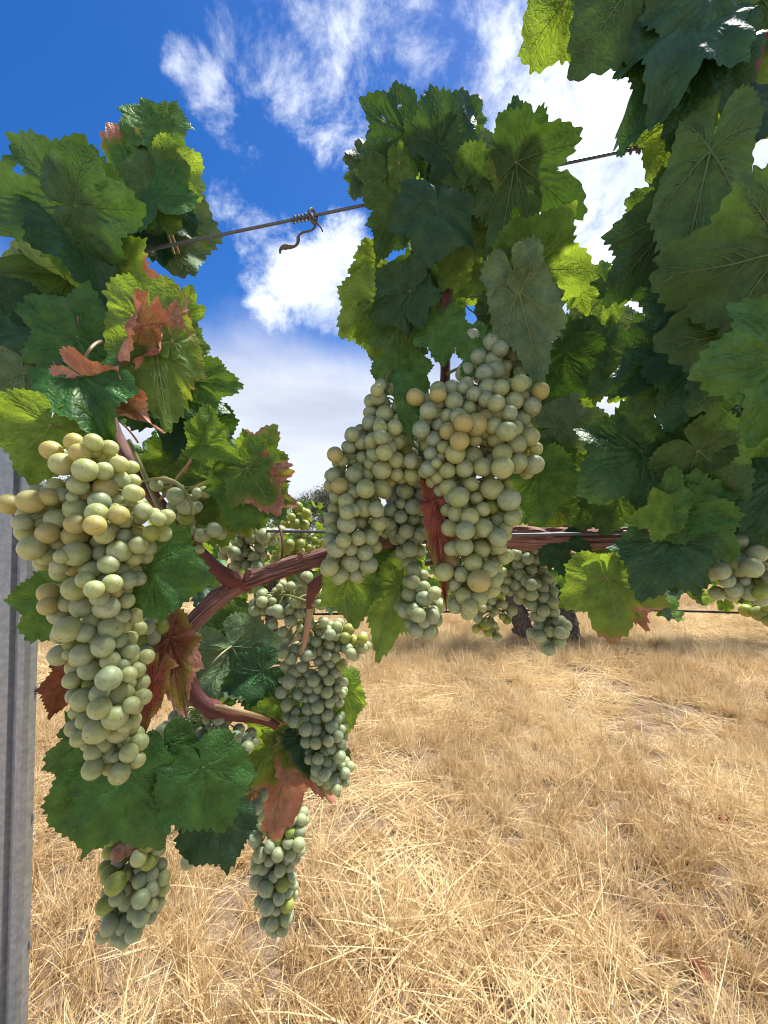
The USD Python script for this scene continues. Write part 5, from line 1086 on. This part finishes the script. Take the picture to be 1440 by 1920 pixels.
# the cordon wire lies along the arm
wire('cordon_wire', [(500, 996, .50), (640, 998, .485), (960, 1003, .442), (1130, 1000, .424), (1300, 992, .40), (1500, 985, .375)], .0019, 'wire', 'dark wire lying along the top of the bark covered arm', 'wire')
hoop, _ = spline([at(738, 1020, .47), at(738, 1050, .47), at(742, 1060, .47), at(752, 1058, .468), at(750, 1035, .468), at(748, 1018, .468)], 30)
t = thing('tie_wire'); tag(t, 'thin black wire hoop hanging below the arm between two bunches', 'tie wire')
obj('hoop', tube(hoop, .0006, 6), M['hose'], t, smooth=40)
obj('tail', tube(np.linspace(at(739, 1022, .47), at(739, 1072, .47), 8), .0006, 6), M['hose'], t, smooth=40)

# ------------------------------------------------------------------ galvanised post
post = thing('steel_post')
tag(post, 'galvanised steel post with folded channel profile at the left edge', 'post')
prof = [(0, .014), (0, .004), (-.003, 0), (-.010, 0), (-.0125, .006), (-.020, .006), (-.0225, .0), (-.040, .0), (-.043, .007), (-.056, .007), (-.059, 0), (-.072, 0), (-.075, .004), (-.075, .022)]
pl = LineString(prof).buffer(.0011, cap_style=2, join_style=1)
sect = trimesh.creation.extrude_polygon(pl, 1.45, engine='earcut')
sv = np.array(sect.vertices); sv[:, 2] -= .32
PY = .50
tp, bt = at(60, 870, PY), at(33, 1900, PY)
dirv = (tp - bt) / (tp[2] - bt[2])
z0 = bt[2]
sv = np.stack([bt[0] + dirv[0] * (sv[:, 2] - z0) + sv[:, 0], PY + sv[:, 1], sv[:, 2]], 1)
top_cut = sv[:, 2]
obj('channel', (sv, np.array(sect.faces)), M['steel'], post, smooth=30)
for k, zz in enumerate((.90, .74, .58, .42)):
    c = np.array([bt[0] + dirv[0] * (zz - z0), PY + .012, zz])
    hook = trimesh.creation.extrude_polygon(Polygon([(0, 0), (.0042, .004), (.0042, .011), (.0026, .013), (.002, .006), (0, .005)]), .0018, engine='earcut')
    hv = np.array(hook.vertices)
    obj('hook', (np.stack([c[0] + .0008 + hv[:, 0] * .6, c[1] + hv[:, 2], c[2] + hv[:, 1]], 1), np.array(hook.faces)), M['steel'], post, smooth=30)

# ------------------------------------------------------------------ the next row: gnarled trunks, canes, small looking leaves, wire
brng = random.Random(9)
leaf_rng = np.random.default_rng(99)


def back_vine(label, x0, x1, Y, trunk, zlo, zhi, n, gaps=(), seed=1):
    p = thing('grapevine'); tag(p, label, 'grapevine', None)
    for pts, rad in trunk:
        (v, f), uv = branch(pts, rad, seed, .35, 18, step=.02)
        obj('trunk', (v, f), M['old_bark'], p, smooth=True, uv=uv)
    (v, f), uv = branch([(x0, Y, zlo + .28), ((x0 + x1) / 2, Y + .03, zlo + .31), (x1, Y, zlo + .28)], [.02, .024, .02], seed + 1, .3, 12, step=.03)
    obj('cordon', (v, f), M['old_bark'], p, smooth=True, uv=uv)
    for k in range(9):
        xx = x0 + (x1 - x0) * (k + .5) / 9
        (v, f), uv = branch([(xx, Y, zlo + .3), (xx + brng.uniform(-.1, .1), Y + brng.uniform(-.15, .1), zlo + .3 + (zhi - zlo) * .4), (xx + brng.uniform(-.25, .25), Y + brng.uniform(-.25, .2), zhi * brng.uniform(.92, 1.1))], [.005, .004, .002], k, .05, 6, step=.06)
        obj('cane', (v, f), M['cane'], p, smooth=True, uv=uv)
    k = 0
    while k < n:
        x, z, y = brng.uniform(x0, x1), zlo + (zhi - zlo) * brng.betavariate(1.15, 1.15), Y + brng.gauss(0, .16)
        k += 1
        if any(g[0] < x < g[1] and g[2] < z < g[3] for g in gaps):
            continue
        a = brng.gauss(-math.pi / 2, 1.0); Lf = brng.uniform(.065, .10)
        T = np.array([x + Lf * math.cos(a), y + brng.gauss(0, .03), z + Lf * math.sin(a)])
        leaf(p, (x, y, z), T, brng.choice(['mid', 'lite', 'lite', 'lite', 'pale']), brng.choice((1, 1, -1)), detail=0, tilt=brng.gauss(0, 28), pet=(x, y + .05, z + .03) if brng.random() < .3 else None, petr=.0018, lob=brng.uniform(.1, .5), roll=brng.uniform(-.3, .9), bend=brng.uniform(0, .6), quilt=.03)
    return p


YB = 3.35
tr = lambda x, y: at(x, y, YB)
back_vine('vine of the next row, seen through the gap between the left and middle bunches', -2.1, -.35, YB, [([(-.9, YB, -.05), (-.93, YB, .3), (-.88, YB, .66)], [.05, .045, .04])], .30, 1.04, 290, seed=41, gaps=((-.65, -.33, .98, 1.2),))
back_vine('vine of the next row standing on two dark gnarled trunks in the dry grass', -.32, 1.55, YB, [([tr(1092, 1216) + np.array([0, 0, -.02]), tr(1068, 1185), tr(1060, 1150), tr(1010, 1110), tr(1000, 1060)], [.085, .07, .065, .06, .05]), ([tr(978, 1185) + np.array([0, .02, -.02]), tr(975, 1160), tr(962, 1130), tr(985, 1090)], [.075, .07, .065, .05])], .38, 1.14, 270, seed=51)
back_vine('vine of the next row trailing leafy canes over the low black hose', 1.6, 3.6, YB, [([(3.45, YB, -.05), (3.42, YB, .3), (3.46, YB, .66)], [.06, .05, .045])], .30, 1.2, 270, seed=61)
back_vine('vine of the farthest row, a dark strip under the far gum trees', -3.6, -.2, 6.4, [([(-1.9, 6.4, -.05), (-1.93, 6.4, .3), (-1.88, 6.4, .66)], [.06, .05, .045])], .45, 1.42, 280, seed=71)
wire('drip_hose', [(-300, 1166, YB - .05), (500, 1153, YB - .05), (1000, 1143, YB - .05), (1250, 1144, YB - .05), (1440, 1150, YB - .05), (2200, 1150, YB - .05)], .0085, 'hose', 'low black drip hose stretched along the next row above the grass', 'hose', sag=.004)

# ------------------------------------------------------------------ distant gum trees
M['gum_leaf'] = simple('gum_foliage', (.06, .075, .04), .6, noise=[(.030, .040, .025), (.075, .090, .050), (.12, .13, .075)], nscale=1.5)
M['gum_bark'] = simple('gum_bark', (.2, .17, .14), .8, noise=[(.10, .085, .07), (.3, .26, .22)], nscale=3)


def gum_tree(x, y, h, seed, label, bare=False):
    rng = np.random.default_rng(seed); t = thing('gum_tree', (x, y, 0)); tag(t, label, 'tree')
    limbs = [tube(spline([(0, 0, -.1), (.1 * h * rng.normal() * .3, 0, h * .3), (.04 * h * rng.normal(), 0, h * .62)], 10)[0], np.linspace(h * .035, h * .014, 10), 9)]
    tips = []
    for k in range(11):
        a, z = rng.uniform(0, 6.28), h * rng.uniform(.12, .6)
        e = np.array([math.cos(a) * h * rng.uniform(.15, .38), math.sin(a) * h * rng.uniform(.15, .38), z + h * rng.uniform(.1, .38)])
        limbs.append(tube(spline([(0, 0, z), e * [.5, .5, 1] + [0, 0, -.05 * h], e], 7)[0], np.linspace(h * .013, h * .003, 7), 6)); tips.append(e)
        for q in range(4 if bare else 2):
            e2 = e + rng.normal(0, .08 * h, 3); limbs.append(tube(np.linspace(e * .8 + [0, 0, z * .2], e2, 4), np.linspace(h * .005, h * .0015, 4), 5)); tips.append(e2)
    obj('trunk', join(limbs), M['gum_bark'], t, smooth=40)
    V, Fc = [], []
    for e in tips:
        n = 30 if bare else 330
        c = e + rng.normal(0, 1, (n, 3)) * np.array([.085, .085, .065]) * h
        for q in c:
            d = rng.normal(0, 1, 3); d[2] -= .8; d /= np.linalg.norm(d); s = np.cross(d, rng.normal(0, 1, 3)); s /= np.linalg.norm(s)
            l, w2 = h * .026 * rng.uniform(.6, 1.3), h * .010
            b = len(V); V += [q, q + d * l * .5 + s * w2, q + d * l, q + d * l * .5 - s * w2]; Fc += [[b, b + 1, b + 2], [b, b + 2, b + 3]]
    obj('crown', (np.array(V), np.array(Fc)), M['gum_leaf'], t, smooth=False)


gum_tree(-9.5, 62, 8.4, 1, 'far grey green gum tree in the gap left of the middle bunches')
gum_tree(-13.5, 70, 7.8, 2, 'far gum tree left of its neighbour, behind the next row of vines')
gum_tree(-15.6, 58, 7.2, 3, 'smaller far gum tree beside the green unripe grapes')
gum_tree(-39.5, 48, 9.0, 4, 'far half bare tree whose twigs show beside the galvanised post', bare=True)
gum_tree(-6.2, 75, 9.0, 5, 'far rounded gum tree closest to the middle bunches')

# ------------------------------------------------------------------ fallen leaves on the grass
leaf_rng = np.random.default_rng(123)
for (x, y, sz, ang, lab) in [(165, 1608, .05, .4, 'fallen crimson vine leaf in the straw beside the steel post'), (1328, 1835, .055, 1.2, 'fallen rust red vine leaf in the straw at lower right'),
                             (560, 1668, .035, 2.4, 'fallen pinkish leaf in the straw right of the slim bunch'), (394, 1690, .04, 4.1, 'fallen dark red leaf in the straw between the two lowest bunches'),
                             (1245, 1720, .045, 1.8, 'fallen narrow red leaf among upright straw at right'), (1352, 1545, .04, 5.0, 'fallen purplish leaf beside a bare patch at right'), (372, 1150, .09, 3.4, 'fallen red leaf on the grass seen under the bark fork')]:
    Y = F * H / (y - HY); p = at(x, y, Y); p[2] = gz(p[0], p[1]) + .02
    t = thing('fallen_leaf', p); tag(t, lab, 'fallen leaf')
    v, f, uv, bn, tb = leaf_mesh(leaf_rng, lob=.4, roll=1.3, bend=.8, ruf=.12, burn=.3, detail=1)
    ca, sa = math.cos(ang), math.sin(ang)
    B = np.array([[ca, sa, .2], [-sa, ca, .55], [-.2 * ca + .3 * sa, -.2 * sa - .5 * ca, 1.0]])
    B /= np.linalg.norm(B, axis=1, keepdims=True)
    sz *= .75
    obj('blade', (sz * v @ B, f), M['red'], t, smooth=True, uv=uv, prim={'burn': bn})
    obj('veins', (sz * tb[0] @ B, tb[1]), M['vein_red'], t, smooth=True)
